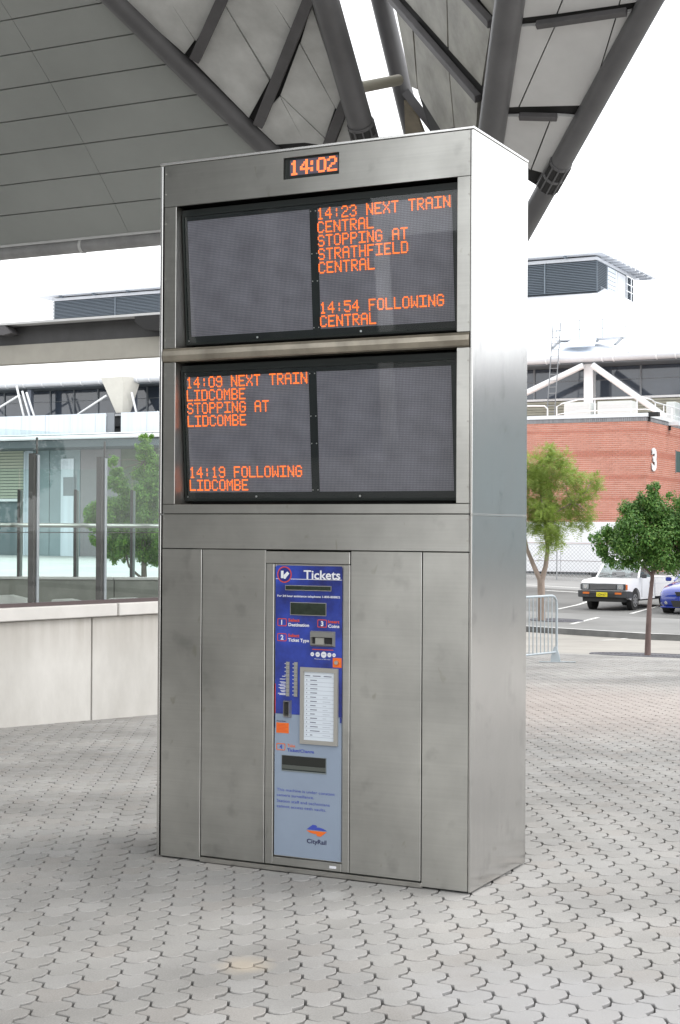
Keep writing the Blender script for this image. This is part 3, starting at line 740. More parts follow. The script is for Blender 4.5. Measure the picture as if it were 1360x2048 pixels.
# ticket reader slot
hd = hood('card_slot', -.9475, -.9055, .7240, .8055, -.9405, -.9125, .733, .800, T, M['steel_plain'], dep=.018)
MB().box(-.937, -.917, Y0 - .005, Y0 - .0015, .738, .797).build('slot_recess', M['dark'], T)
place_text('Attention', M['navy_print'], fl, -.9864, YP, .7030, width=.0500, height=.0065, bold=.02)
st = MB().box(-.9868, -.9204, Y0 - .001, Y0, .6500, .6980).build('orange_label', M['orange_print'], fl)
for k in range(6): MB().box(-.983, -.926 - (k % 3) * .006, Y0 - .0016, Y0 - .0011, .657 + k * .0065, .6585 + k * .0065).build('label_line', M['red_print'], fl)
# fare list in its frame (leans with the fascia)
LF = MB(); a, b, c, d = (-.8560, .6085), (-.6600, .6085), (-.6600, .9645), (-.8560, .9645)
ia, ib, ic, id_ = (-.8375, .6265), (-.6790, .6265), (-.6790, .9450), (-.8375, .9450)
yo = Y0 - .012
vs = [(x, yo, z) for x, z in (a, b, c, d)] + [(x, yo, z) for x, z in (ia, ib, ic, id_)] + [(x, Y0, z) for x, z in (a, b, c, d)] + [(x, Y0 - .003, z) for x, z in (ia, ib, ic, id_)]
fs = []
for k in range(4):
    j = (k + 1) % 4; fs += [(k, j, 4 + j, 4 + k), (k, j, 8 + j, 8 + k), (4 + k, 4 + j, 12 + j, 12 + k)]
LF.add(vs, fs); LFo = LF.build('fare_list_frame', mat('list frame', (.40, .39, .36), .45, .4), T)
MB().box(-.8372, -.6793, Y0 - .004, Y0 - .0015, .6268, .9447).build('fare_list', M['paper'], LFo)
rl = MB(); il = MB(); gl = MB(); NR = 14
for k in range(NR + 1):
    z = .9160 - k * (.2740 / NR); rl.box(-.834, -.683, Y0 - .0048, Y0 - .0041, z, z + .0016)
    if k < NR:
        il.box(-.826, -.822, Y0 - .0048, Y0 - .0041, z - .0125, z - .0080)
        wd = (.034, .037, .037, .035, .030, .034, .028, .035, .024, .036, .030, .040, .050, .012)[k]
        il.box(-.8055, -.8055 + wd, Y0 - .0048, Y0 - .0041, z - .0125, z - .0085)
        if k >= 4: gl.box(-.740, -.740 + (.026, .040, .018, .026, .036, .018, .044, .040, .036, .040)[k - 4], Y0 - .0048, Y0 - .0041, z - .0115, z - .0090)
il.box(-.832, -.806, Y0 - .0048, Y0 - .0041, .9235, .9275).box(-.792, -.752, Y0 - .0048, Y0 - .0041, .9235, .9275).box(-.735, -.695, Y0 - .0048, Y0 - .0041, .9235, .9275)
rl.build('row_rules', M['ink_light'], LFo); il.build('row_entries', M['ink'], LFo); gl.build('row_notes', M['ink_light'], LFo)
place_text('Take', M['orange_print'], fl, -.9272, YP, .5872, width=.0420, height=.0135, bold=.01)
place_text('Ticket/Change', M['blue_print'], fl, -.9279, YP, .5655, width=.1430, height=.0150, bold=.02)
# delivery tray
hd = MB(); x0, x1, z0, z1 = -.9535, -.7235, .4790, .5465
hd.box(x0 - .003, x1 + .003, Y0 - .003, Y0 - .0002, z0 - .006, z1 + .002); hd.build('tray_rim', mat('tray rim', (.20, .23, .24), .4), T)
hd = MB(); hd.box(x0, x1, Y0 - .0042, Y0 - .0032, z0 + .024, z1); hd.build('delivery_tray', mat('tray dark', (.018, .02, .018), .3), T)
hd = MB(); hd.box(x0, x1, Y0 - .0050, Y0 - .0032, z0 + .006, z0 + .0235); hd.build('tray_lip', mat('tray lip', (.09, .10, .09), .3), T)
hd = MB(); hd.box(x0, x1, Y0 - .0042, Y0 - .0032, z0, z0 + .0055); hd.build('tray_edge', mat('tray edge', (.02, .03, .028), .3), T)
place_text('This machine is under constant', M['blue_print'], fl, -.9818, YP, .3780, width=.3055, height=.0130)
place_text('camera surveillance.', M['blue_print'], fl, -.9816, YP, .3535, width=.1960, height=.0130)
place_text('Station staff and technicians', M['blue_print'], fl, -.9814, YP, .3260, width=.2790, height=.0130)
place_text('cannot access cash vaults.', M['blue_print'], fl, -.9813, YP, .3010, width=.2600, height=.0130)
def logo():
    x0, x1, zc = -.8225, -.7165, .2090
    mb = MB(); W = x1 - x0
    top = [(0, .002), (.10, .010), (.30, .026), (.46, .025), (.52, .020), (.50, .015), (.62, .016), (.82, .012), (.95, .006), (1, .002)]
    mb.add([(x0 + W * t, YP, zc + z) for t, z in top], [tuple(range(len(top)))]); mb.build('emblem_upper', M['blue_print'], fl)
    mb = MB(); mb.add([(x1 - W * t, YP, zc - z) for t, z in top], [tuple(range(len(top)))]); mb.build('emblem_lower', M['orange_print'], fl)
logo()
place_text('CityRail', M['navy_print'], fl, -.8205, YP, .1480, width=.1020, height=.0205, bold=.015)
MB().box(-.6990, -.6640, -.0022, -.0012, .0440, .0555).build('seal_label', M['white_print'], T)

# ------------------------------------------------------------------ ROOF CANOPY
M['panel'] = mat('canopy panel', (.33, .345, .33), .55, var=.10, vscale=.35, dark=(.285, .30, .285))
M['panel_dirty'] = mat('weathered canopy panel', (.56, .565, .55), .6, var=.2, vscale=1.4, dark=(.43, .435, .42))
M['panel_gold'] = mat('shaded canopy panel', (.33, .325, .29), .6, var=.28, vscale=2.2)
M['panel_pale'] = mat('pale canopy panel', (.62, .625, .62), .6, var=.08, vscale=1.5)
M['tube'] = mat('grey painted steel tube', (.118, .118, .122), .42, var=.22, vscale=1.2, spec=.5)
M['purlin'] = mat('dark purlin', (.095, .092, .095), .6, var=.2)
M['backing'] = mat('roof underside', (.03, .03, .03), .9)
M['brown'] = mat('stained gusset', (.22, .19, .14), .6, var=.3)
CAN = empty('roof_canopy', (-6.99, 17.0, -.45), 'grey folded roof canopy of flat panels and steel tubes fanning from one column', 'canopy')
AP = Vector((-6.989, 17.007, 4.716))
PROF = [(4.90, 12.42, -12.19), (5.47, 12.28, -12.02), (6.04, 12.10, -11.86), (6.60, 11.90, -11.72), (7.13, 11.68, -11.60), (7.66, 11.42, -11.48), (8.184, 11.151, -11.358), (8.701, 10.899, -11.232), (9.211, 10.634, -11.091), (9.714, 10.355, -10.935), (10.209, 10.063, -10.762), (10.697, 9.758, -10.574),
        (11.176, 9.441, -10.370), (11.647, 9.111, -10.152), (12.109, 8.769, -9.918), (12.563, 8.415, -9.669), (13.006, 8.049, -9.405), (13.440, 7.672, -9.126), (13.864, 7.284, -8.833), (14.278, 6.884, -8.526), (14.681, 6.474, -8.205)]
bk = MB()
for (y0, z0, xa), (y1, z1, xb) in zip(PROF, PROF[1:]):
    d = Vector((0, y1 - y0, z1 - z0)).normalized(); nrm = Vector((0, -d.z, d.y)); nrm = nrm if nrm.z > 0 else -nrm
    g = .011
    p0 = Vector((0, y0, z0)) + d * g; p1 = Vector((0, y1, z1)) - d * g
    edges = [-32, -27, -22, -17, -12.0]
    for xl, xr in zip(edges, edges[1:]):
        mb = MB(); q = [Vector((xl + .004, 0, 0)) + p0, Vector((xr - .004, 0, 0)) + p0, Vector((xr - .004, 0, 0)) + p1, Vector((xl + .004, 0, 0)) + p1]
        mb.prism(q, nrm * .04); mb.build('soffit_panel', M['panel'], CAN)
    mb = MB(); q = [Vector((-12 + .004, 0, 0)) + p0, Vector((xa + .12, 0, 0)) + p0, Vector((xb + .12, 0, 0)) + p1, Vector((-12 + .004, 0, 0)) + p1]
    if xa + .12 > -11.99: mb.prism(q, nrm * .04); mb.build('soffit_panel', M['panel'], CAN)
    a0 = Vector((0, y0, z0)) + nrm * .06; a1 = Vector((0, y1, z1)) + nrm * .06
    bk.prism([Vector((-32, 0, 0)) + a0, Vector((xa + .1, 0, 0)) + a0, Vector((xb + .1, 0, 0)) + a1, Vector((-32, 0, 0)) + a1], nrm * .05)
bk.build('roof_sheet', M['backing'], CAN)
def tube_part(p, q, r, name='roof_tube', m_=None, n=28): return MB().tube(p, q, r, n).build(name, m_ or M['tube'], CAN, smooth=True)
def ext(p, q, k): p = Vector(p); q = Vector(q); return q + (q - p).normalized() * k
A_top = Vector((-12.645, 7.419, 12.577)); tube_part(AP, A_top, .155)
tube_part((-7.378, 16.212, 4.673), ext((-7.378, 16.212, 4.673), (-6.829, 11.738, 8.645), 3.5), .182)
tube_part(AP, ext(AP, (-7.278, 14.414, 9.546), 3.0), .152)
tube_part(AP, ext(AP, (-3.933, 10.966, 7.968), 3.5), .185)
tube_part(AP, ext(AP, (-2.292, 11.258, 7.811), 3.5), .145)
MB().tube((-6.99, 17.0, -.45), (-6.99, 17.0, 4.95), .34, 28).build('column', M['tube'], CAN, smooth=True)
MB().obox((-7.107, 14.963, 8.273), (-6.429, 15.091, 7.349), .13, .13).build('branch_plate', M['purlin'], CAN)
mb = MB(); mb.prism([(-6.887, 14.405, 7.990), (-6.707, 14.499, 7.731), (-6.541, 14.588, 7.248), (-6.860, 14.427, 7.246)], (.02, .05, 0)); mb.build('gusset', M['brown'], CAN)
tube_part((-7.040, 12.986, 7.806), (-6.960, 14.365, 8.287), .082, 'strut', mat('pale strut', (.36, .34, .28), .5))
def splice(p, q, r):
    p = Vector(p); q = Vector(q); d = (q - p).normalized(); L = (q - p).length
    a = d.cross(Vector((0, 0, 1))).normalized(); c = d.cross(a)
    o = MB().tube(p, q, r * 1.02, 24).build('splice_core', M['backing'], CAN)
    mb = MB()
    for k in range(10):
        t = 2 * math.pi * k / 10; e = (a * math.cos(t) + c * math.sin(t)) * r * 1.04
        mb.obox(p + e, q + e, .02, .03, e)
    for f in (0, .5, 1):
        x = p + (q - p) * f; mb.tube(x - d * .025, x + d * .025, r * 1.08, 24)
    mb.build('splice_ribs', M['tube'], CAN)
E_ = Vector((-2.292, 11.258, 7.811)); splice(AP + (E_ - AP) * .605, AP + (E_ - AP) * .535, .145)
B0_ = Vector((-7.378, 16.212, 4.673)); B1_ = Vector((-6.829, 11.738, 8.645)); splice(B0_ + (B1_ - B0_) * .675, B0_ + (B1_ - B0_) * .615, .182)
def face_group(polys, n, m_, th=.05):
    n = Vector(n)
    for p_ in polys:
        MB().prism([Vector(q) + n * .02 for q in p_], n * th).build('soffit_panel', m_, CAN)
def toward(polys, d, k, test):
    d = Vector(d).normalized() * k
    return [[tuple(Vector(q) + d) if test(q) else q for q in p_] for p_ in polys]
def face_back(p_, n): MB().prism([Vector(q) + Vector(n) * .085 for q in p_], Vector(n) * .05).build('roof_sheet', M['backing'], CAN)
def purlins(lst, n, w=.13, h=.12):
    n = Vector(n)
    for a, b in lst: MB().obox(Vector(a) - n * .04, Vector(b) - n * .04, w, h, n).build('purlin', M['purlin'], CAN, bev=.008)
nAB = (.0952, .5969, .7966); nCD = (.7474, .5656, .3484); nDE = (0, .474, .8805)
AB = [[(-9.886, 11.648, 9.078), (-9.283, 11.666, 8.993), (-9.194, 12.223, 8.564), (-9.323, 12.416, 8.435)], [(-9.283, 11.666, 8.993), (-8.401, 11.666, 8.887), (-9.178, 12.237, 8.552)],
 [(-9.886, 11.648, 9.078), (-10.526, 10.620, 9.925), (-9.401, 10.675, 9.749), (-9.283, 11.666, 8.993)], [(-9.283, 11.666, 8.993), (-9.401, 10.675, 9.749), (-7.341, 10.776, 9.427), (-8.401, 11.666, 8.887)],
 [(-8.431, 11.783, 8.803), (-8.296, 12.803, 8.023), (-8.789, 13.350, 7.672), (-9.249, 12.502, 8.362)], [(-8.299, 11.669, 8.873), (-7.650, 11.689, 8.780), (-7.575, 12.120, 8.448), (-8.260, 12.782, 8.034), (-8.408, 11.770, 8.810)],
 [(-7.650, 11.689, 8.780), (-7.121, 11.704, 8.705), (-7.560, 12.107, 8.456)], [(-8.083, 11.490, 8.981), (-7.619, 11.092, 9.224), (-6.887, 11.123, 9.113), (-6.938, 11.529, 8.815)],
 [(-7.534, 12.307, 8.303), (-7.432, 13.199, 7.622), (-7.817, 13.636, 7.341), (-8.222, 13.011, 7.858)], [(-7.091, 11.820, 8.615), (-7.268, 13.113, 7.667), (-7.423, 13.214, 7.610), (-7.511, 12.294, 8.310)],
 [(-8.250, 13.033, 7.845), (-8.201, 13.716, 7.327), (-8.547, 13.758, 7.337), (-8.738, 13.455, 7.587)], [(-8.234, 13.033, 7.843), (-7.833, 13.651, 7.331), (-7.909, 13.751, 7.266), (-8.201, 13.716, 7.327)],
 [(-7.267, 13.271, 7.549), (-7.346, 13.729, 7.215), (-7.728, 13.771, 7.229)]]
dBA = Vector((-3.326, -.098, .471)).normalized(); L0_ = Vector(AP); LD_ = (Vector((-10.155, 11.64, 9.116)) - AP).normalized()
def near_line(q, p0, d, tol): v = Vector(q) - p0; return (v - d * v.dot(d)).length < tol
AB = toward(AB, dBA, .16, lambda q: near_line(q, L0_, LD_, .42))
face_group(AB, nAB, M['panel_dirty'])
face_back([tuple(Vector(q) + dBA * k_) for q, k_ in (((-9.980, 11.512, 9.191), .35), ((-10.622, 10.522, 10.010), .35), ((-6.674, 10.723, 9.387), 0), ((-7.304, 14.032, 6.983), 0), ((-8.448, 14.053, 7.104), .35))], nAB)
purlins([[(-7.258, 10.722, 9.458), (-9.303, 12.452, 8.406)], [(-6.828, 11.489, 8.832), (-8.789, 13.410, 7.627)], [(-7.109, 13.000, 7.733), (-7.817, 13.750, 7.256)]], nAB, .155, .10)
CD = [[(-6.911, 14.051, 9.348), (-6.543, 13.882, 8.833), (-6.777, 14.596, 8.175), (-6.855, 14.660, 8.239)], [(-6.464, 13.739, 8.895), (-5.722, 13.260, 8.081), (-5.920, 13.963, 7.366), (-6.306, 14.412, 7.464), (-6.772, 14.623, 8.122)],
 [(-5.703, 13.251, 8.055), (-5.119, 12.873, 7.416), (-5.337, 13.352, 7.107), (-5.900, 13.953, 7.340)], [(-6.626, 13.727, 9.262), (-5.422, 12.487, 8.693), (-5.654, 13.079, 8.230)],
 [(-5.397, 12.461, 8.681), (-4.868, 11.916, 8.430), (-4.472, 11.678, 7.967), (-4.973, 12.631, 7.496), (-5.627, 13.069, 8.189)], [(-4.657, 11.700, 8.331), (-4.222, 11.251, 8.125), (-4.387, 11.544, 8.003)],
 [(-6.947, 13.846, 9.758), (-6.969, 13.719, 10.012), (-3.854, 10.579, 8.425), (-4.117, 11.111, 8.126), (-6.790, 13.859, 9.401)]]
dDC = Vector((-3.345, 3.448, 1.578)).normalized(); LC1_ = (Vector((-7.278, 14.414, 9.546)) - AP).normalized()
CD = toward(CD, dDC, .16, lambda q: near_line(q, AP, LC1_, .55))
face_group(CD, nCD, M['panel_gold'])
face_back([tuple(Vector(q) + dDC * k_) for q, k_ in (((-6.967, 13.680, 10.071), .25), ((-3.836, 10.531, 8.465), 0), ((-5.302, 13.569, 6.679), 0), ((-6.522, 14.924, 7.094), .2), ((-6.718, 14.613, 8.022), .25))], nCD)
purlins([[(-7.928, 14.666, 10.532), (-5.006, 12.751, 7.371)], [(-5.283, 12.154, 8.936), (-4.367, 11.562, 7.930)]], nCD, .11, .10)
DE = [[(-3.940, 11.370, 7.750), (-3.516, 11.406, 7.731), (-4.408, 12.549, 7.116), (-4.529, 12.539, 7.121)], [(-3.496, 11.402, 7.733), (-2.975, 11.398, 7.735), (-3.710, 12.663, 7.054), (-4.388, 12.552, 7.114)],
 [(-2.957, 11.401, 7.734), (-2.565, 11.377, 7.746), (-3.662, 12.637, 7.068), (-3.695, 12.657, 7.058)], [(-3.731, 10.932, 7.986), (-3.272, 11.014, 7.942), (-3.456, 11.265, 7.807), (-3.871, 11.250, 7.815)],
 [(-3.255, 11.017, 7.940), (-2.809, 11.096, 7.898), (-2.912, 11.274, 7.802), (-3.438, 11.268, 7.806)], [(-2.792, 11.100, 7.896), (-2.387, 11.172, 7.857), (-2.451, 11.271, 7.804), (-2.893, 11.270, 7.804)],
 [(-3.457, 10.305, 8.324), (-1.789, 10.621, 8.154), (-2.334, 11.154, 7.867), (-3.721, 10.906, 8.000)], [(-4.625, 12.685, 7.043), (-4.247, 12.758, 7.003), (-4.841, 13.620, 6.539), (-4.897, 13.203, 6.764)],
 [(-4.228, 12.761, 7.002), (-3.846, 12.851, 6.953), (-4.669, 13.708, 6.492), (-4.820, 13.623, 6.538)]]
LE_ = (Vector((-2.292, 11.258, 7.811)) - AP).normalized()
DE = toward(DE, (1, 0, 0), .22, lambda q: near_line(q, AP, LE_, .6))
face_group(DE, nDE, M['panel_pale'])
face_back([(-3.469, 10.237, 8.360), (-1.45, 10.591, 8.170), (-2.12, 11.312, 7.782), (-4.55, 14.126, 6.267), (-5.071, 13.451, 6.630)], nDE)
purlins([[(-3.72, 11.328, 7.772), (-2.60, 11.334, 7.770)], [(-4.42, 12.65, 7.062), (-3.93, 12.735, 7.014)]], nDE, .085, .085)
# canopy carried on flat over the viewer, unseen, sized to shade the plaza
for k in range(7):
    y1_ = 10.4 - 2.5 * k; y0_ = y1_ - 2.48
    for x0_, x1_ in ((-11.5, -7.2), (-7.18, -2.9), (-2.88, -.6)): boxo('soffit_panel', M['panel_dirty'], CAN, x0_, x1_, y0_, y1_, 10.6, 10.66)
    if y1_ < 4.9:
        for x0_, x1_ in ((-32, -22), (-21.98, -11.6)): boxo('soffit_panel', M['panel'], CAN, x0_, x1_, y0_, y1_, 12.4, 12.46)
MB().box(-32, -11.55, -7.0, 4.9, 12.5, 12.6).box(-11.52, -.6, -7.0, 10.4, 10.7, 10.8).build('roof_sheet', M['backing'], CAN)
for k in range(4):  # further soffit added out of view to darken the header's reflection
    boxo('soffit_panel', M['panel'], CAN, -22, -3.5, -15.0 + 2.0 * k, -13.02 + 2.0 * k, 10.6, 10.66)
MB().box(-22, -3.5, -15.2, -7.05, 10.7, 10.8).build('roof_sheet', M['backing'], CAN)
# gutter along the lower edge of the vault
mb = MB(); mb.tube((-32, 14.80, 6.36), (-8.0, 14.80, 6.36), .115, 18); mb.build('gutter', mat('gutter grey', (.30, .30, .30), .5, var=.2), CAN, smooth=True)
boxo('fascia_strip', M['panel_pale'], CAN, -32, -8.1, 14.69, 14.72, 6.44, 6.52)
for k in range(11):
    x = -13.03 + 1.83 * (k - 8)
    if x < -8.2: MB().tube((x, 14.80, 6.36), (x + .05, 14.80, 6.36), .128, 16).build('gutter_clip', M['panel_pale'], CAN, smooth=True)

# lower flat canopy further back -----------------------------------------
LC = empty('flat_canopy', (-20, 26, -.8), 'low flat canopy with dark steel beam and beige soffit behind the balustrades', 'canopy')
M['beige'] = mat('beige soffit', (.36, .345, .30), .7, var=.06)
boxo('roof_sheet', M['panel_pale'], LC, -34, -12.5, 23.7, 28.5, 6.585, 6.640)
MB().box(-34, -12.5, 24.06, 24.25, 6.12, 6.57).build('edge_beam', mat('dark beam', (.055, .055, .056), .6, var=.15), LC)
MB().box(-34, -12.5, 24.0, 24.3, 5.65, 6.115).build('soffit_beam', M['beige'], LC)
mb = MB(); mb.prism([(-22.6, 23.70, 6.57), (-21.9, 23.70, 6.57), (-21.7, 23.70, 6.38), (-21.95, 23.70, 6.34), (-22.6, 23.70, 6.42)], (0, .33, 0)); mb.build('bracket', M['purlin'], LC)
mb = MB(); mb.prism([(-18.05, 23.70, 6.575), (-17.3, 23.70, 6.575), (-17.3, 23.70, 6.2), (-17.75, 23.70, 6.25), (-18.05, 23.70, 6.45)], (0, .33, 0)); mb.build('bracket', M['backing'], LC)
for x in (-15.4, -33.0): boxo('canopy_post', M['tube'], LC, x - .15, x + .15, 25.5, 25.8, -.9, 5.66)

# ------------------------------------------------------------------ concrete wall with balustrade
wp = Vector((WALLP[0], WALLP[1], 0)); wd = Vector((WALLD[0], WALLD[1], 0)); wn = Vector((-WALLD[1], WALLD[0], 0))   # wn points away from the plaza
def W_(t, off, z): v = wp + wd * t + wn * off; return (v.x, v.y, z)
M['concrete'] = mat('pale precast concrete', (.555, .54, .51), .8, var=.18, vscale=1.4, dark=(.44, .425, .395), stretch=(1, 1, .5), bump=.15, bscale=30)
def drip(m):
    n = m.node_tree.nodes; l = m.node_tree.links; b = n['Principled BSDF']; src = b.inputs['Base Color'].links[0].from_socket
    g = n.new('ShaderNodeNewGeometry'); s = n.new('ShaderNodeSeparateXYZ'); l.new(g.outputs['Position'], s.inputs[0])
    mp_ = n.new('ShaderNodeMapping'); mp_.inputs['Scale'].default_value = (14, 14, .7); l.new(g.outputs['Position'], mp_.inputs[0])
    nn = n.new('ShaderNodeTexNoise'); nn.inputs['Scale'].default_value = 1; nn.inputs['Detail'].default_value = 4; l.new(mp_.outputs[0], nn.inputs[0])
    r = n.new('ShaderNodeMapRange'); r.inputs[1].default_value = .35; r.inputs[2].default_value = .78; r.inputs[3].default_value = 0; r.inputs[4].default_value = 1; l.new(s.outputs[2], r.inputs[0])
    mu = n.new('ShaderNodeMath'); mu.operation = 'MULTIPLY'; l.new(r.outputs[0], mu.inputs[0]); l.new(nn.outputs[0], mu.inputs[1])
    mm = n.new('ShaderNodeMix'); mm.data_type = 'RGBA'; l.new(mu.outputs[0], mm.inputs[0]); l.new(src, mm.inputs[6]); mm.inputs[7].default_value = (.34, .31, .27, 1)
    l.new(mm.outputs[2], b.inputs['Base Color'])
drip(M['concrete'])
M['coping'] = mat('pale coping concrete', (.62, .60, .57), .75, var=.08, vscale=3)
CW = empty('concrete_wall', (-6.17, 4.34, -.15), 'low pale concrete wall with overhanging coping left of the kiosk', 'wall')
def wslab(name, m_, par, t0, t1, o0, o1, z0, z1, bev=.004):
    mb = MB(); vs = [W_(t0, o0, z0), W_(t1, o0, z0), W_(t1, o1, z0), W_(t0, o1, z0), W_(t0, o0, z1), W_(t1, o0, z1), W_(t1, o1, z1), W_(t0, o1, z1)]
    mb.add(vs, [(0, 3, 2, 1), (4, 5, 6, 7), (0, 1, 5, 4), (1, 2, 6, 5), (2, 3, 7, 6), (3, 0, 4, 7)]); return mb.build(name, m_, par, bev=bev)
tj = [-4.8, -1.9, 1.083, 3.7]
for a_, b_ in zip(tj, tj[1:]): wslab('wall_panel', M['concrete'], CW, a_ + .008, b_ - .008, .03, .23, -.75, .768)
tj = [-4.6, -1.6, 1.365, 3.75]
for a_, b_ in zip(tj, tj[1:]): wslab('coping', M['coping'], CW, a_ + .008, b_ - .008, -.02, .34, .775, .892, .008)
wslab('joint_filler', M['kerb'], CW, -4.7, 3.6, .06, .30, .70, .86, 0)
M['glass'] = glass_mat('balustrade glass', (.925, .975, .965), 1.38, 0)
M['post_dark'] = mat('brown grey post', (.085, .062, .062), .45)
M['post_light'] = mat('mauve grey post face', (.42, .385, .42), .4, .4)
GB = empty('glass_balustrade', (-6.1, 4.6, .89), 'tall frameless glass balustrade with steel posts on the concrete wall coping', 'balustrade')
k = 0
tpost = [-3.36, -2.55, -1.74, -.93, -.12 - .22, .467, 1.275, 2.083, 2.89, 3.70, 4.51, 5.3, 6.1, 6.9, 7.7, 8.5, 9.3]
tpost = [.467 + .807 * i for i in range(-5, 5)]
for t in tpost:
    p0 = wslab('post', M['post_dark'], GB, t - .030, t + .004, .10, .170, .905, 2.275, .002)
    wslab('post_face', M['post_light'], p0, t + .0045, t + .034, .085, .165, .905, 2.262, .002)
    wslab('glass_clamp', M['post_dark'], p0, t + .002, t + .012, .088, .108, 2.27, 2.42, 0)
    wslab('post_foot', M['post_dark'], p0, t - .02, t + .03, .09, .18, .893, .905, 0)
for a_, b_ in zip(tpost, tpost[1:]):
    wslab('glass_pane', M['glass'], GB, a_ + .02, b_ - .01 + .02, .072, .082, .93, 2.475, 0)
wslab('glazing_channel', M['post_dark'], GB, tpost[0], tpost[-1], .060, .094, .8925, .928, 0)
MB().tube(W_(tpost[0], .28, 1.625), W_(tpost[-1], .28, 1.625), .02, 12).build('handrail', M['steel_plain'], GB, smooth=True)
wslab('rail_line', M['post_dark'], GB, tpost[0], tpost[-1], .275, .285, 1.555, 1.562, 0)
# opposite side of the stair well
bp = Vector((-11.187, 10.862, 0)); bd = Vector((.8925, .451, 0)).normalized(); bn = Vector((-bd.y, bd.x, 0))
def B_(t, off, z): v = bp + bd * t + bn * off; return (v.x, v.y, z)
def bslab(name, m_, par, t0, t1, o0, o1, z0, z1, bev=.004):
    mb = MB(); vs = [B_(t0, o0, z0), B_(t1, o0, z0), B_(t1, o1, z0), B_(t0, o1, z0), B_(t0, o0, z1), B_(t1, o0, z1), B_(t1, o1, z1), B_(t0, o1, z1)]
    mb.add(vs, [(0, 3, 2, 1), (4, 5, 6, 7), (0, 1, 5, 4), (1, 2, 6, 5), (2, 3, 7, 6), (3, 0, 4, 7)]); return mb.build(name, m_, par, bev=bev)
BW = empty('parapet_wall', (-10.5, 11.2, -.2), 'low grey concrete parapet on the far side of the stair well', 'wall')
M['parapet'] = mat('grey parapet concrete', (.26, .255, .225), .85, var=.22, vscale=2.5)
for a_, b_ in ((-5.6, -2.2), (-2.2, 1.35), (1.35, 4.9)): bslab('wall_panel', M['parapet'], BW, a_ + .006, b_ - .006, 0, .2, -.6, .868)
for a_, b_ in ((-5.6, -1.2), (-1.2, 1.34), (1.34, 4.9)): bslab('coping', M['coping'], BW, a_ + .006, b_ - .006, -.03, .26, .872, .905)
GB2 = empty('glass_balustrade', (-10.5, 11.25, .9), 'second glass balustrade with dark posts on the far parapet of the stair well', 'balustrade')
tb = [-4.0 + .797 * i for i in range(0, 12)]; tb = [0 + .795 * i for i in range(-6, 7)]
for t in tb:
    p0 = bslab('post', M['post_dark'], GB2, t - .034, t + .006, .08, .15, .6, 2.135, .002)
    bslab('post_face', mat('post face grey', (.26, .25, .25), .45) if t == tb[0] else bpy.data.materials['post face grey'], p0, t + .0065, t + .034, .075, .14, .907, 2.12, .002)
for a_, b_ in zip(tb, tb[1:]): bslab('glass_pane', M['glass'], GB2, a_ + .01, b_ - .01, .062, .072, .92, 2.42, 0)
MB().tube(B_(tb[0], .26, 1.64), B_(tb[-1], .26, 1.64), .018, 10).build('handrail', M['steel_plain'], GB2, smooth=True)
# broken stone slabs lying at the foot of the parapet
ST = MB(); rs = random.Random(3)
for i in range(10):
    t0 = -2.6 + i * .78; p_ = []
    x0, x1 = t0, t0 + rs.uniform(.5, .76); zt = rs.uniform(.60, .68)
    MBs = MB(); MBs.prism([B_(x0, -.5, .1), B_(x1, -.5, .1), B_(x1 - .03, -.5, zt - .05), B_((x0 + x1) / 2, -.5, zt), B_(x0 + .05, -.5, zt - .01)], tuple(Vector(bn) * .25))
    ob = MBs.build('rubble_stone', M['coping']); setp(ob, ('pale rough stone block lying below the far parapet, number %d from the left end' % (i + 1)).replace('number %d' % (i + 1), ('first','second','third','fourth','fifth','sixth','seventh','eighth','ninth','tenth')[i]), 'stone', 'pale stones along the parapet foot')

# ------------------------------------------------------------------ HALL
HL = empty('exhibition_hall', (-30, 72, -.4), 'large white roofed hall with a long dark window band and V braces', 'hall')
M['white_roof'] = mat('white roof', (.80, .81, .84), .45, var=.04)
M['gutter'] = mat('pale gutter', (.56, .58, .61), .4, var=.06)
M['hall_glass'] = mat('dark blue window', (.06, .075, .10), .06, spec=.9, var=.25, vscale=.4)
M['mullion'] = mat('grey mullion', (.20, .22, .24), .5)
M['white_paint'] = mat('white paint', (.74, .76, .78), .45)
M['pale_blue'] = mat('pale blue white sheeting', (.62, .68, .74), .5, var=.10, vscale=1, stretch=(4, 4, .1))
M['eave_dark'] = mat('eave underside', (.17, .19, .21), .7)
X0, X1 = -112, 62
M['siding'] = mat('olive siding', (.34, .34, .28), .7, var=.1)
mb = MB(); prof = []
for i in range(13):
    t = i / 12; prof.append((72.2 + 15.5 * t, 10.92 + 6.0 * (t ** .85)))
n = len(prof)
for xa_, xb_ in ((X0, -26.1), (-8, X1)):
    mb = MB(); vs = [(xa_, y, z) for y, z in prof] + [(xb_, y, z) for y, z in prof]; fs = []
    for i in range(n - 1): fs += [(i, n + i, n + i + 1, i + 1)]
    mb.add(vs, fs); mb.build('roof', M['white_roof'], HL, smooth=True)
mb = MB().box(X0, -26.2, 87, 112, 16.4, 16.92).box(-8, X1, 87, 112, 16.4, 16.92); mb.build('roof_deck', M['white_roof'], HL)
mb = MB().tube((X0, 72.0, 10.68), (X1, 72.0, 10.68), .20, 16); gut = mb.build('gutter', M['gutter'], HL, smooth=True)
for x in (-24.6, -23.9, -21.5, -20.9, -18.6, -17.6, -61, -59.6, -58.1, -56.6, -55.1, -53.7, -50.9, -50.0): MB().tube((x, 72, 10.68), (x + .06, 72, 10.68), .225, 16).build('gutter_clip', M['white_paint'], gut)
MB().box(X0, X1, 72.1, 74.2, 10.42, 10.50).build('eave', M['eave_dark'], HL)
mb = MB().box(X0, X1, 74.08, 74.4, 8.0, 10.42).box(X0, X1, 74.35, 96, -.6, 8.0); mb.build('wall', mat('dark backing', (.05, .055, .06), .8), HL)
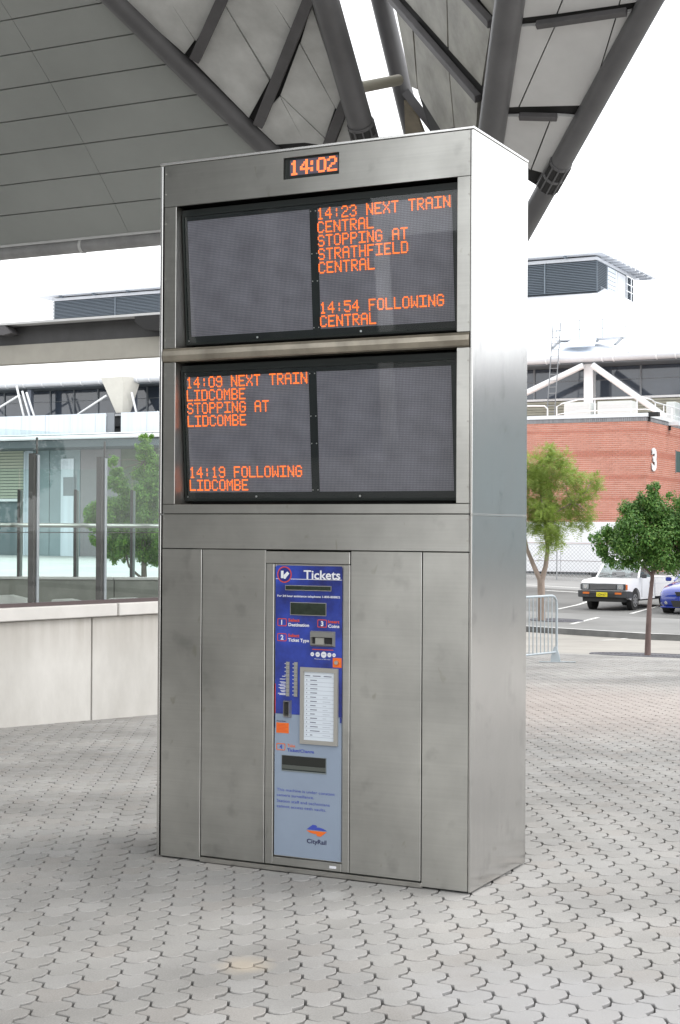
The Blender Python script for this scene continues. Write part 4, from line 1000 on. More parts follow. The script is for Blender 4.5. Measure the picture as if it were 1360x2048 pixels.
# windows: panes between mullions
xs = []
x = -66.0
pane_w = 1.88
grp = [(-80, -58.96 + .0, 1.88), (-58.96, -12, 1.88)]
x = -64.7
while x < -12:
    xs.append(x); x += 1.88 if x < -30 else 3.0
for a_, b_ in zip(xs, xs[1:]):
    hp = MB().box(a_ + .04, b_ - .04, 74.02, 74.07, 9.72, 10.40).build('window_pane', M['hall_glass'], HL)
    hp = MB().box(a_ + .04, b_ - .04, 74.02, 74.07, 8.78, 9.68).build('window_pane', M['hall_glass'], HL)
MB().box(X0, -64.7, 74.02, 74.07, 8.78, 10.4).box(-12, X1, 74.02, 74.07, 8.78, 10.4).build('window_band', M['hall_glass'], HL)
mb = MB()
for x in xs: mb.box(x - .05, x + .05, 73.96, 74.06, 8.75, 10.42)
mb.box(X0, X1, 73.99, 74.08, 9.685, 9.715); mb.build('mullions', M['mullion'], HL)
MB().box(X0, X1, 73.85, 74.06, 8.64, 8.76).build('sill', M['white_paint'], HL)
# right hand lower cladding boards
mb = MB()
for k in range(8): mb.box(-34, 20, 73.9 + .02 * (k % 2), 74.06, 8.62 - .145 * (k + 1), 8.60 - .145 * k)
mb.build('siding', M['siding'], HL)
def brace(x0, z0, x1, z1, r=.13, y=71.9, y1=None):
    MB().tube((x0, y, z0), (x1, y if y1 is None else y1, z1), r, 14).build('brace', M['white_paint'], HL, smooth=True)
boxo('column', M['white_paint'], HL, -22.60, -22.10, 72.3, 72.8, 7.2, 10.45)
brace(-22.5, 10.3, -26.9, 8.45, .16); brace(-22.0, 10.3, -17.9, 7.3, .17)
for c_ in (-36, -10, 4, 18, 32, 46):
    boxo('column', M['white_paint'], HL, c_, c_ + .5, 72.3, 72.8, 7.2, 10.45); brace(c_ + .1, 10.3, c_ - 4.3, 8.0, .16); brace(c_ + .4, 10.3, c_ + 4.6, 7.4, .16)
# left: balcony, struts, funnel
for bx in [-68.5 + 1.9 * i for i in range(19)]:
    if abs(bx + 53.3) < .8: pass
    a_, b_ = bx, bx + 1.88
    for lo, hi in ((a_, b_),):
        if lo < -52.5 < hi: hi = -52.52
        elif lo < -51.95 < hi: lo = -51.93
        MB().box(lo, hi, 70.95, 71.02, 7.32, 8.58).build('balcony_panel', M['pale_blue'], HL)
MB().box(-52.5, -51.96, 71.03, 71.1, 7.3, 8.6).build('balcony_gap', M['mullion'], HL)
MB().tube((-75, 70.6, 7.13), (-30, 70.6, 7.13), .125, 12).build('balcony_pipe', M['white_paint'], HL, smooth=True)
MB().tube((-75, 70.7, 7.33), (-30, 70.7, 7.33), .04, 8).build('balcony_rail', M['white_paint'], HL)
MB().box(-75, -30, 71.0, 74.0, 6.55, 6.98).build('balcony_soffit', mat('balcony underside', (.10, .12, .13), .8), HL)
for x0, z0, x1, z1 in ((-59.76, 10.55, -59.14, 8.55), (-58.96, 10.11, -57.9, 7.5), (-61.9, 8.85, -59.5, 9.95), (-52.8, 9.70, -57.17, 7.45), (-50.94, 9.83, -50.3, 7.6), (-49.0, 8.6, -50.6, 7.5), (-59.3, 10.2, -58.7, 8.6), (-66, 10.1, -63.5, 8.0)):
    brace(x0, z0, x1, z1, .07, 71.4, 71.4)
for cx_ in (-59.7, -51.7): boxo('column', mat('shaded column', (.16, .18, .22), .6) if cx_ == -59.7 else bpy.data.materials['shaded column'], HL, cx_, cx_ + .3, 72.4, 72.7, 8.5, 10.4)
mb = MB(); mb.add([(-53.18, 71.3, 10.8), (-51.39, 71.1, 10.8), (-50.84, 72.3, 10.8), (-52.9, 72.8, 10.8), (-52.15, 71.5, 8.62), (-51.64, 71.45, 8.62), (-51.3, 71.8, 8.62), (-52.0, 72.0, 8.62)],
                  [(0, 1, 5, 4), (1, 2, 6, 5), (2, 3, 7, 6), (3, 0, 4, 7), (0, 3, 2, 1), (4, 5, 6, 7)]); mb.build('funnel_hopper', mat('hopper cream', (.58, .57, .52), .5, var=.05), HL)
# ground floor left
M['teal'] = mat('grey blue wall sheet', (.24, .30, .32), .6, var=.10, vscale=.5)
M['mauve'] = mat('mauve grey wall', (.24, .225, .235), .7, var=.06)
gf = [(-64, -61.25, 'shutter'), (-61.2, -60.55, 'pale'), (-60.5, -59.2, 'door'), (-59.15, -56.75, 'teal'), (-56.7, -53.6, 'mauve'), (-53.55, -50.6, 'olive'), (-50.5, -40, 'mauve'), (-80, -64.1, 'teal')]
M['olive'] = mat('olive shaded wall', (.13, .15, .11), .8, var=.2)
for a_, b_, kd in gf:
    m_ = {'shutter': M['teal'], 'pale': M['pale_blue'], 'door': M['teal'], 'teal': M['teal'], 'mauve': M['mauve'], 'olive': M['olive']}[kd]
    if kd == 'shutter':
        for k in range(16):
            MB().box(a_, b_, 74.0 + .0, 74.07 + (k % 2) * .0, 3.45 + k * .2, 3.61 + k * .2).build('shutter_slat', mat('shutter cream', (.40, .42, .34), .6) if 'shutter cream' not in bpy.data.materials else bpy.data.materials['shutter cream'], HL)
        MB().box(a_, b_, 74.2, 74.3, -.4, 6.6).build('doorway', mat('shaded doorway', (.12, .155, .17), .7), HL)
        MB().box(a_, b_ + .1, 73.9, 74.0, 3.25, 3.42).build('lintel', M['white_paint'], HL)
    else:
        MB().box(a_, b_, 74.1, 74.3, -.4, 6.6).build('wall_sheet', m_, HL)
for x in (-61.1, -60.75, -60.45, -60.1): MB().tube((x, 73.95, -.3), (x, 73.95, 6.5), .05, 8).build('downpipe', M['pale_blue'], HL)
boxo('door', M['pale_blue'], HL, -58.2, -57.2, 74.02, 74.08, -.3, 6.0)
boxo('vent', M['mullion'], HL, -58.0, -57.1, 74.0, 74.05, 3.6, 4.8)
# far right ground floor (seen only in reflections)
MB().box(-12, X1, 74.05, 74.3, -.4, 8.6).build('wall_sheet', M['teal'], HL)

# rooftop plant room ---------------------------------------------------
PR = empty('rooftop_plant_room', (-47, 92, 16.9), 'blue grey louvred plant room with flat overhanging roof on top of the hall', 'plant room')
M['louvre'] = mat('blue grey louvre', (.15, .18, .21), .6)
M['louvre_dark'] = mat('louvre shadow', (.045, .055, .065), .8)
px0, px1 = -68.15, -26.12
boxo('core', M['louvre_dark'], PR, px0 + .1, px1 - .1, 86.1, 94.3, 14.0, 18.45)
mb = MB(); k = 0; z = 16.55
while z < 18.42:
    mb.obox((px0, 86.04, z), (px1, 86.04, z), .12, .035, (0, -.5, .85)); z += .105
mb.build('louvre_slats', M['louvre'], PR, kind='stuff')
mb = MB(); z = 14.6
while z < 18.42:
    mb.obox((px1 - .04, 86, z), (px1 - .04, 88.2, z), .12, .035, (.5, 0, .85)); mb.obox((px1 - .04, 92.4, z), (px1 - .04, 94.4, z), .12, .035, (.5, 0, .85)); z += .105
mb.build('louvre_slats', M['louvre'], PR, kind='stuff')
for x in (-62.5, -57, -51.5, -46, -40.5, -35, -32.1, -29.6): boxo('louvre_post', M['louvre'], PR, x, x + .08, 85.94, 86.0, 16.5, 18.45)
for y0, y1, m_ in ((88.25, 90.0, M['pale_blue']), (90.1, 90.4, M['white_paint']), (90.5, 92.3, M['gutter'])): boxo('door_panel', m_, PR, px1 - .12, px1 - .03, y0, y1, 16.1, 18.35)
for k in range(7): boxo('door_slat', M['mullion'], PR, px1 - .03, px1 - .01, 88.35, 89.9, 16.45 + k * .27, 16.49 + k * .27)
mb = MB(); mb.add([(px0 - 1.2, 85.3, 18.72), (px1 + .5, 85.3, 18.72), (px1 + .9, 96.6, 18.72), (px0 - 1.2, 96.6, 18.72), (px0 - 1.2, 85.3, 18.84), (px1 + .5, 85.3, 18.84), (px1 + .9, 96.6, 18.84), (px0 - 1.2, 96.6, 18.84)],
                  [(0, 3, 2, 1), (4, 5, 6, 7), (0, 1, 5, 4), (1, 2, 6, 5), (2, 3, 7, 6), (3, 0, 4, 7)]); mb.build('flat_roof', M['gutter'], PR)
mb = MB().box(px0, px1, 85.9, 94.5, 18.42, 18.62); mb.build('head_beam', M['gutter'], PR)
for k in range(10): boxo('eave_rib', M['gutter'], PR, px1 - .1, px1 + .75, 86.8 + k * 1.0, 86.95 + k * 1.0, 18.58, 18.715)
for k in range(14): boxo('eave_rib', M['louvre'], PR, px0 + 1 + 3.0 * k, px0 + 1.12 + 3.0 * k, 85.4, 85.88, 18.60, 18.715)
RR = empty('roof_guard_rail', (-25.6, 92, 16.5), 'white tubular guard rail and platform beside the plant room door', 'railing')
for y in (90.0, 91.0, 92.0, 93.0, 94.0): MB().tube((-25.4, y, 16.2), (-25.4, y, 17.95), .03, 6).build('rail_post', M['white_paint'], RR)
for z in (17.0, 17.45, 17.95): MB().tube((-25.4, 89.9, z), (-25.4, 94.3, z), .03, 6).build('rail_bar', M['white_paint'], RR)
boxo('platform', M['gutter'], RR, -26.1, -25.3, 89.8, 94.4, 16.25, 16.4)
# the roof falls away right of the plant room into a valley and rises again
mb = MB(); vs = []; NN = 20
for i in range(NN + 1):
    y = 72.2 + 34 * i / NN; t = min(1, (y - 72.2) / 15.5)
    zb_ = 10.92 + 6.0 * (t ** .85) - max(0, y - 88) * .055
    for j in range(7):
        u_ = j / 6; vs.append((-26.15 + 7 * u_, y, max(10.0, zb_ - (zb_ - 10.9) * (u_ ** 1.3) * 1.0)))
mb.add(vs, [(i * 7 + j, i * 7 + j + 1, (i + 1) * 7 + j + 1, (i + 1) * 7 + j) for i in range(NN) for j in range(6)]); mb.build('roof_hip', mat('bluish white roof', (.70, .74, .80), .5), HL, smooth=True)
mb = MB(); mb.add([(-25.6, 93, 15.90), (-22.7, 93, 16.66), (-8.0, 93, 20.2), (-8.0, 72.25, 10.95), (-20, 72.25, 10.90), (-23.5, 80, 12.2)], [(0, 1, 5), (1, 2, 3), (1, 3, 4, 5)]); mb.build('side_roof', M['white_roof'], HL)

# roof access platform and ladder
RP = empty('roof_platform', (-24, 74.6, 11.9), 'white railed access platform sitting on the lower roof slope', 'platform')
boxo('deck', M['gutter'], RP, -25.0, -20.95, 74.6, 75.4, 12.02, 12.10)
for x in (-24.95, -23.6, -22.3, -21.0): MB().tube((x, 74.65, 12.1), (x, 74.65, 13.1), .022, 6).build('rail_post', M['mullion'], RP)
for z in (12.6, 13.1): MB().tube((-24.95, 74.65, z), (-21.0, 74.65, z), .016, 6).build('rail_bar', M['mullion'], RP)
for x in (-24.7, -21.2): MB().obox((x, 73.3, 11.5), (x, 74.7, 12.03), .12, .1).build('support_leg', M['mullion'], RP)
MB().prism([(-24.2, 72.9, 11.42), (-22.2, 72.9, 11.42), (-22.5, 74.2, 11.95), (-23.9, 74.2, 11.95)], (0, 0, .05)).build('skylight', M['pale_blue'], RP)
boxo('bracket_box', M['mullion'], RP, -23.2, -22.5, 74.3, 74.6, 11.85, 12.02)
LD = empty('access_ladder', (-24, 71.6, 8), 'grey steel cat ladder running up past the gutter to the roof', 'ladder')
for dx in (0, .42): MB().tube((-24.42 + dx, 71.5, 7.0), (-24.05 + dx, 71.5, 12.6), .028, 6).build('ladder_rail', M['mullion'], LD)
rp_ = None
for k in range(16):
    z = 7.2 + .33 * k; x = -24.42 + (z - 7.0) / 5.6 * .37
    MB().tube((x, 71.5, z), (x + .42, 71.5, z), .02, 6).build('rung', M['mullion'], LD)

# ------------------------------------------------------------------ BRICK BLOCK
BB = empty('brick_block', (-20, 64, -.5), 'red brick building with a white numeral 3 near its corner', 'building')
M['brick'] = island_mat('red brick', [(.50, .205, .145), (.57, .245, .18), (.53, .22, .16), (.60, .27, .20), (.54, .215, .155)], .85, grime=.10, gscale=.7)
M['brick_dark'] = island_mat('dark red brick band', [(.46, .185, .13), (.51, .205, .15), (.48, .19, .14)], .85, grime=.1)
M['mortar'] = mat('pale pink mortar', (.80, .62, .54), .9, var=.05)
M['soldier'] = island_mat('grey header brick', [(.22, .22, .23), (.30, .30, .31), (.26, .25, .26)], .8)
CX = -16.21; CH = .0935; BL = .272
boxo('core', M['mortar'], BB, -31, CX - .015, 61.515, 72.0, -.8, 6.70)
protoF = MB().box(-.5 * (BL - .018), .5 * (BL - .018), 0, .03, -.5 * (CH - .030), .5 * (CH - .030)).build('brick', M['brick'], BB, local=True)
off = ROOT[BB.name]
pos = []
dark_rows = {4, 14, 15, 16, 26, 27, 37}
row = 0; z = 6.52 - CH / 2
while z > -.7:
    x = CX - BL / 2 - (BL / 2 if row % 2 else 0) + BL / 4
    while x > -30.8:
        pos.append((x, z, row)); x -= BL
    row += 1; z -= CH
vis = [q for q in pos if 1.9 < q[1] < 6.5 and q[0] > -21.5 and q[0] + BL / 2 <= CX + .01 and q[2] not in dark_rows]
vis.sort(key=lambda q: -q[0] * 1.0 - 0 * q[1]); near = set((vis)[:300])
first = True
for q in near:
    o = protoF if first else copy_obj(protoF, BB); first = False
    o.location = (q[0] - off.x, 61.50 - off.y - .012, q[1] - off.z)
def fieldbrick(rows_dark):
    mb = MB()
    for q in pos:
        if (q[2] in dark_rows) != rows_dark: continue
        if q[2] % 2 and q[0] + BL > CX: mb.box(CX - BL / 4 + .009, CX, 61.488, 61.52, q[1] - (CH / 2 - .015), q[1] + (CH / 2 - .015))
        if q in near: continue
        x0, x1 = q[0] - BL / 2 + .009, min(q[0] + BL / 2 - .009, CX)
        h = CH / 2 - (.006 if rows_dark else .015)
        mb.box(x0, x1, 61.488, 61.52, q[1] - h, q[1] + h)
    # side face bricks
    r = 0; z = 6.52 - CH / 2
    while z > -.7:
        if (r in dark_rows) == rows_dark:
            y = 61.50 + (0 if r % 2 else BL / 2)
            h = CH / 2 - (.006 if rows_dark else .015)
            if r % 2 == 0: mb.box(CX - .02, CX + .006, 61.505, 61.50 + BL / 2 - .009, z - h, z + h)
            while y < 72:
                mb.box(CX - .02, CX + .006, y + .009, min(y + BL - .009, 72), z - h, z + h); y += BL
        r += 1; z -= CH
    return mb
fieldbrick(False).build('brick_field', M['brick'], BB, kind='stuff'); fieldbrick(True).build('brick_band', M['brick_dark'], BB, kind='stuff')
mb = MB(); x = CX
while x > -30.9: mb.box(x - .085, x, 61.47, 61.52, 6.53, 6.705); x -= .097
y = 61.55
while y < 72: mb.box(CX - .02, CX + .02, y, y + .085, 6.53, 6.705); y += .097
mb.build('header_bricks', M['soldier'], BB, kind='stuff')
MB().box(-31, CX + .06, 61.43, 61.75, 6.712, 6.88).box(CX - .25, CX + .06, 61.76, 72.05, 6.712, 6.88).build('parapet_cap', M['white_paint'], BB)
boxo('roof_slab', M['gutter'], BB, -31, CX - .3, 61.8, 72.1, 6.5, 6.60)
t3 = text_mb('3', height=.98, width=.80, bold=.05); n3 = MB(); n3.add([(CX + .03, 62.22 + x, 4.37 + z) for x, y, z in t3.v], t3.f); n3.add([(CX + .07, 62.22 + x, 4.37 + z) for x, y, z in t3.v], t3.f)
n3.build('numeral', mat('white numeral', (.85, .85, .85), .5), BB)
boxo('window', mat('window green', (.10, .16, .15), .2), BB, CX - .01, CX + .012, 66.7, 68.6, 4.40, 5.40)
boxo('window_frame', M['mullion'], BB, CX - .005, CX + .02, 66.62, 66.70, 4.35, 5.45)
boxo('concrete_bay', M['kerb'], BB, CX - .01, CX + .10, 64.9, 69.0, -.6, .75)
for i, (x, y, z) in enumerate(((CX + .05, 61.6, 6.62), (CX + .05, 65.2, 6.42))):
    L_ = empty('floodlight', (x, y, z), ('small dark floodlight under the cap at the brick corner', 'white box floodlight on the side wall of the brick block')[i], 'floodlight', 'floodlights on the brick block')
    MB().box(x - .02, x + .45, y, y + (.35 if i == 0 else .5), z + .12, z + .30).build('lamp_box', M['white_paint'] if i else M['backing'], L_)
    MB().box(x - .03, x + .05, y + .1, y + .2, z - .1, z + .12).build('bracket', M['backing'], L_)
RL = empty('parapet_railing', (-19, 62.4, 6.88), 'white tubular railing curving along the brick block roof', 'railing')
def rail(pts, r=.032): return MB().path(pts, r, 6)
mb = rail([(-24, 62.4, 7.44), (-21.9, 62.4, 7.44), (-21.35, 62.4, 7.42), (-21.2, 62.4, 7.28), (-21.2, 62.4, 6.9)]); mb.build('rail_bar', M['white_paint'], RL)
mb = rail([(-20.75, 62.4, 6.9), (-20.75, 62.4, 7.36), (-20.5, 62.4, 7.50), (-19.7, 62.4, 7.66), (-18, 62.4, 7.66), (-16.6, 62.4, 7.66), (-16.25, 62.4, 7.56), (-16.3, 63.2, 7.5), (-16.3, 66.5, 7.5), (-16.3, 71.5, 7.5)]); mb.build('rail_bar', M['white_paint'], RL)
mb = rail([(-20.7, 62.4, 7.0), (-19.7, 62.4, 7.12), (-16.5, 62.4, 7.12), (-16.3, 63.2, 7.1), (-16.3, 71.5, 7.1)], .022); mb.build('rail_bar', M['white_paint'], RL)
for x, y in ((-18.9, 62.4), (-16.9, 62.4), (-16.3, 63.3), (-16.3, 64.8), (-16.3, 66.3), (-16.3, 68.3), (-16.3, 70.3)): MB().tube((x, y, 6.85), (x, y, 7.6 if y < 63 else 7.5), .026, 6).build('rail_post', M['white_paint'], RL)
for i, (a_, b_, y) in enumerate(((-21.6, -20.25, 66), (-19.9, -18.2, 66), (-16.9, -16.45, 67.5))):
    ac = empty('air_conditioner', ((a_ + b_) / 2, y, 6.6), ('pale rooftop air conditioning unit left of the white column', 'wide pale rooftop air conditioning unit right of the white column', 'small pale rooftop box near the side parapet')[i], 'air conditioner', 'rooftop units on the brick block')
    MB().box(a_, b_, y, y + 1.0, 6.61, 7.85).build('casing', mat('ac casing', (.52, .56, .56), .5) if i == 0 else bpy.data.materials['ac casing'], ac, bev=.02)
    gr = MB()
    for k in range(8): gr.box(a_ + .08, b_ - .08, y - .01, y - .002, 6.95 + k * .1, 6.98 + k * .1)
    gr.build('grille', M['gutter'], ac)

# ------------------------------------------------------------------ HOARDING and chain-link fence
HO = empty('white_hoarding', (-19.5, 59, -.6), 'long white panelled hoarding standing on black feet before the brick block', 'hoarding')
M['hoard'] = mat('white hoarding', (.80, .81, .83), .5, var=.03)
for z0, z1 in ((-.28, .20), (.22, .99), (1.01, 1.95)):
    for x0, x1 in ((-26.5, -23.0), (-22.98, -19.4), (-19.38, -15.95)): boxo('panel', M['hoard'], HO, x0, x1, 59.0, 59.5, z0, z1, bev=.01)
for x in (-25, -22.4, -20.4, -18.2, -16.6): boxo('foot', M['backing'], HO, x, x + .75, 59.0, 59.45, -.62, -.285)
boxo('base_beam', M['mullion'], HO, -26.5, -15.95, 59.15, 59.3, -.46, -.30)
CF = empty('chain_link_fence', (-16, 54.2, -.6), 'low grey chain link fence behind the parked ute', 'fence')
M['wire'] = mat('galvanised wire', (.38, .39, .40), .5, .3)
mb = MB(); zb, zt = -.52, 1.0
x = -24.0
while x < -9:
    for dx in (1.52, -1.52):
        xa, xb = x, x + dx
        mb.add([(xa, 54.2, zb), (xa + .012, 54.2, zb), (xb + .012, 54.2, zt), (xb, 54.2, zt), (xa, 54.208, zb), (xa + .012, 54.208, zb), (xb + .012, 54.208, zt), (xb, 54.208, zt)], [(0, 1, 2, 3), (4, 7, 6, 5), (0, 3, 7, 4), (1, 5, 6, 2)])
    x += .16
mb.build('wire_mesh', M['wire'], CF, kind='stuff')
for x in (-21.2, -17.96, -14.7, -11.4): MB().tube((x, 54.25, -.6), (x, 54.25, 1.75), .03, 8).build('fence_post', M['wire'], CF)
for z in (-.50, 1.0): MB().tube((-24, 54.25, z), (-9, 54.25, z), .014, 6).build('fence_wire', M['wire'], CF)

# ------------------------------------------------------------------ BARRIER
p_end = Vector((-5.60, 17.72, 0)); bdv = Vector((-.36, -.93, 0)).normalized()
bdv = Vector((-.893, -.45, 0)).normalized()
bdv = (Vector((-.893 * .53, -.45 * .53, 0)) + Vector((.45, -.893, 0)) * .62).normalized()
BR = empty('crowd_barrier', (-5.6, 17.72, gz(-5.6, 17.72)), 'galvanised crowd control barrier with vertical bars beside the kiosk', 'barrier')
M['galv'] = mat('galvanised steel', (.42, .47, .50), .45, .35, var=.1)
zg = gz(-5.6, 17.72)
def Bp(t, z): v = p_end + bdv * t; return (v.x, v.y, zg + z)
r_ = .12
arc = [Bp(.0, .16), Bp(.0, .95), Bp(.02, 1.02), Bp(.07, 1.075), Bp(.14, 1.095), Bp(2.1, 1.095), Bp(2.17, 1.075), Bp(2.22, 1.0), Bp(2.23, .16)]
MB().path(arc, .020, 10).build('outer_tube', M['galv'], BR, smooth=True)
MB().tube(Bp(0, .17), Bp(2.23, .17), .017, 8).build('bottom_rail', M['galv'], BR, smooth=True)
for i in range(1, 20): MB().tube(Bp(.03 + i * .1115, .17), Bp(.03 + i * .1115, 1.09), .0085, 6).build('bar', M['galv'], BR)
for t in (.03, 2.2):
    c_ = Vector(Bp(t, 0)); sd_ = Vector((.893, .45, 0))
    MB().prism([c_ + sd_ * -.075 + Vector((0, 0, .02)), c_ + sd_ * .085 + Vector((0, 0, .02)), c_ + sd_ * .07 + Vector((0, 0, .10)), c_ + sd_ * .02 + Vector((0, 0, .26)), c_ + sd_ * -.02 + Vector((0, 0, .26)), c_ + sd_ * -.07 + Vector((0, 0, .10))], bdv * .012).build('foot_plate', M['galv'], BR)
    MB().obox(c_ - sd_ * .27 + Vector((0, 0, .012)), c_ + sd_ * .33 + Vector((0, 0, .012)), .05, .012).build('foot_bar', M['galv'], BR)

# ------------------------------------------------------------------ TREES
def tree(name, loc, label, limbs, clusters, nleaf, leaf, cols, group=None, feather=False, bark=(.16, .13, .11), trunk_r=.09, seed=1, cat='tree'):
    rs = random.Random(seed); root = empty(name, loc, label, cat, group); L = Vector(loc)
    mb = MB()
    for pts, r0, r1 in limbs: mb.path([L + Vector(q) for q in pts], r0, 10, r1)
    # twigs to clusters
    for (c, r) in clusters:
        s = min((L + Vector(q) for pts, _, _ in limbs for q in pts[1:]), key=lambda v: (v - L - Vector(c)).length)
        e = L + Vector(c); mid = s.lerp(e, .5) + Vector((rs.uniform(-.06, .06), rs.uniform(-.06, .06), rs.uniform(.0, .1)))
        mb.path([s, mid, e], .022, 6, .006)
    mb.build('trunk', mat(name + ' bark', bark, .9, var=.3, vscale=9, stretch=(1, 1, .3)), root, smooth=True)
    V = []; F = []
    tot = sum(r ** 2 for c, r in clusters)
    for c, r in clusters:
        k = int(nleaf * r ** 2 / tot); c = L + Vector(c)
        # sub-clumps give light and dark clumps with gaps
        subs = [c + Vector([rs.gauss(0, .5) for _ in range(3)]) * r for _ in range(max(8, int(26 * r)))] if True else [c]
        for i in range(k):
            s = rs.choice(subs); sr = r * (.36 if feather else .55)
            d = Vector((rs.gauss(0, 1), rs.gauss(0, 1), rs.gauss(0, 1))); d.normalize()
            pnt = s + d * sr * rs.random() ** .45
            if (pnt - c).length > r * 1.35: continue
            nrm = (d + Vector((rs.uniform(-.6, .6), rs.uniform(-.6, .6), rs.uniform(0, 1.1)))).normalized()
            a_ = nrm.cross(Vector((rs.uniform(-1, 1), rs.uniform(-1, 1), rs.uniform(-.4, .4)))).normalized(); b_ = nrm.cross(a_)
            sz = leaf * rs.uniform(.6, 1.25)
            if feather:
                # pinnate frond: thin spray of narrow leaflets
                out_ = (d + Vector((0, 0, -.15))).normalized(); side = out_.cross(Vector((rs.uniform(-1, 1), rs.uniform(-1, 1), 1))).normalized()
                Lf = sz
                for q in range(4):
                    f0 = .2 + .22 * q; wdt = Lf * .34 * (1 - .15 * q)
                    base = pnt + out_ * Lf * f0; bI = len(V)
                    droop = Vector((0, 0, -.10 * Lf * f0 * 2))
                    V.extend([base + droop - side * wdt, base + droop + out_ * Lf * .045, base + droop + side * wdt + Vector((0, 0, .0)), base + droop - out_ * Lf * .045]); F.append((bI, bI + 1, bI + 2, bI + 3))
            else:
                bI = len(V); up_ = nrm * sz * .14
                V.extend([pnt - a_ * sz * .5, pnt - b_ * sz * .33 - up_, pnt + a_ * sz * .5, pnt + b_ * sz * .33 - up_]); F.extend([(bI, bI + 1, bI + 2), (bI, bI + 2, bI + 3)])
    me = bpy.data.meshes.new('crown'); me.from_pydata([tuple(Vector(v) - L) for v in V], [], F)
    me.materials.append(island_mat(name + ' leaves', cols, .5, spec=.45, trans=.35, grime=.25, gscale=2.5)); 
    o = bpy.data.objects.new('crown', me); C.objects.link(o); o.parent = root
    return root
# right, on the plaza edge: dark maple (camera right = (.893,.45), so lateral offsets follow it)
lat = Vector((.893, .45, 0)); dep = Vector((-.45, .893, 0))
def LC_(x, d, z): v = lat * x + dep * d; return (v.x, v.y, z)
tz = gz(-5.02, 21.12)
cl = [(LC_(-.55, .0, 1.95), .36), (LC_(-.80, .1, 2.10), .20), (LC_(-.15, -.2, 2.00), .42), (LC_(.35, -.2, 2.02), .48), (LC_(.05, .1, 2.45), .38), (LC_(.05, -.05, 2.85), .26), (LC_(-.02, 0, 3.12), .20), (LC_(-.32, .1, 2.68), .24), (LC_(.42, .1, 2.55), .36), (LC_(.75, .0, 2.2), .42), (LC_(.62, .2, 2.85), .28), (LC_(.9, .1, 2.6), .36),
      (LC_(.55, -.2, 1.75), .34), (LC_(-.35, -.1, 1.70), .24), (LC_(.15, .3, 1.78), .32), (LC_(1.0, .0, 1.9), .36), (LC_(-.50, .2, 2.35), .22), (LC_(.1, 0, 3.28), .11), (LC_(-.78, 0, 1.78), .16)]
tree('maple_tree', (-5.02, 21.12, tz - .02), 'young dark green maple growing from the grate at the plaza edge',
     [([(0, 0, 0), LC_(.01, 0, .4), LC_(.03, 0, .9), LC_(.08, 0, 1.4), LC_(.10, 0, 1.9), LC_(.08, 0, 2.9)], .058, .02), ([LC_(.09, 0, 1.5), LC_(.45, .05, 2.0), LC_(.75, .1, 2.5)], .03, .012), ([LC_(.09, 0, 1.45), LC_(-.25, .05, 1.85), LC_(-.55, .1, 2.2)], .028, .01)],
     [((c_[0][0], c_[0][1], c_[0][2] + (.12 if c_[0][2] < 2.3 else -.04 if c_[0][2] < 2.8 else -.20)), c_[1] * 1.05) for c_ in cl], 40000, .056, [(.045, .13, .024), (.08, .21, .035), (.14, .30, .055), (.065, .17, .032), (.22, .36, .08), (.055, .15, .03)], bark=(.17, .12, .11), seed=5)
# jacaranda by the kerb
jx, jy = -11.1, 32.75; jz = gz(jx, jy) + .1
S_ = 1.10
cl = [(-.55, 2.55, .50), (-.15, 3.05, .48), (.30, 3.25, .46), (-.55, 3.6, .52), (.05, 3.85, .50), (.65, 3.65, .44), (1.05, 3.35, .36), (-.35, 4.15, .50), (.35, 4.15, .42), (-.75, 4.35, .46), (.10, 2.30, .40), (.40, 2.50, .36), (-.1, 2.75, .4), (1.35, 3.75, .26), (1.15, 2.95, .26), (1.10, 2.6, .22), (.75, 2.9, .30), (.2, 4.55, .24), (-.7, 3.0, .5), (-1.2, 3.4, .6), (-1.3, 2.6, .5), (-1.3, 4.2, .5)]
tree('jacaranda_tree', (jx, jy, jz - .02), 'light green feathery tree with a forked trunk behind the kerb',
     [([LC_(0, 0, 0), LC_(-.01, 0, .6), LC_(-.03, 0, 1.15)], .105, .095), ([LC_(-.04, 0, 1.1), LC_(-.22, 0, 1.5), LC_(-.40, .05, 1.95), LC_(-.50, .1, 2.5), LC_(-.7, .1, 3.2)], .07, .03), ([LC_(-.01, 0, 1.1), LC_(.10, 0, 1.5), LC_(.15, .0, 1.95), LC_(.10, 0, 2.4), LC_(.05, .05, 3.0)], .075, .03), ([LC_(.12, 0, 2.5), LC_(.30, 0, 2.9), LC_(.8, 0, 3.2), LC_(1.2, 0, 3.5)], .03, .012), ([LC_(.05, 0, 2.9), LC_(-.05, .1, 3.5), LC_(-.3, .1, 4.0)], .03, .012)],
     [(LC_(a_, random.uniform(-.3, .3), b_), c_) for a_, b_, c_ in cl], 15000, .20, [(.22, .33, .07), (.30, .42, .09), (.40, .50, .13), (.26, .36, .06), (.35, .44, .10)], feather=True, bark=(.30, .24, .20), seed=9)
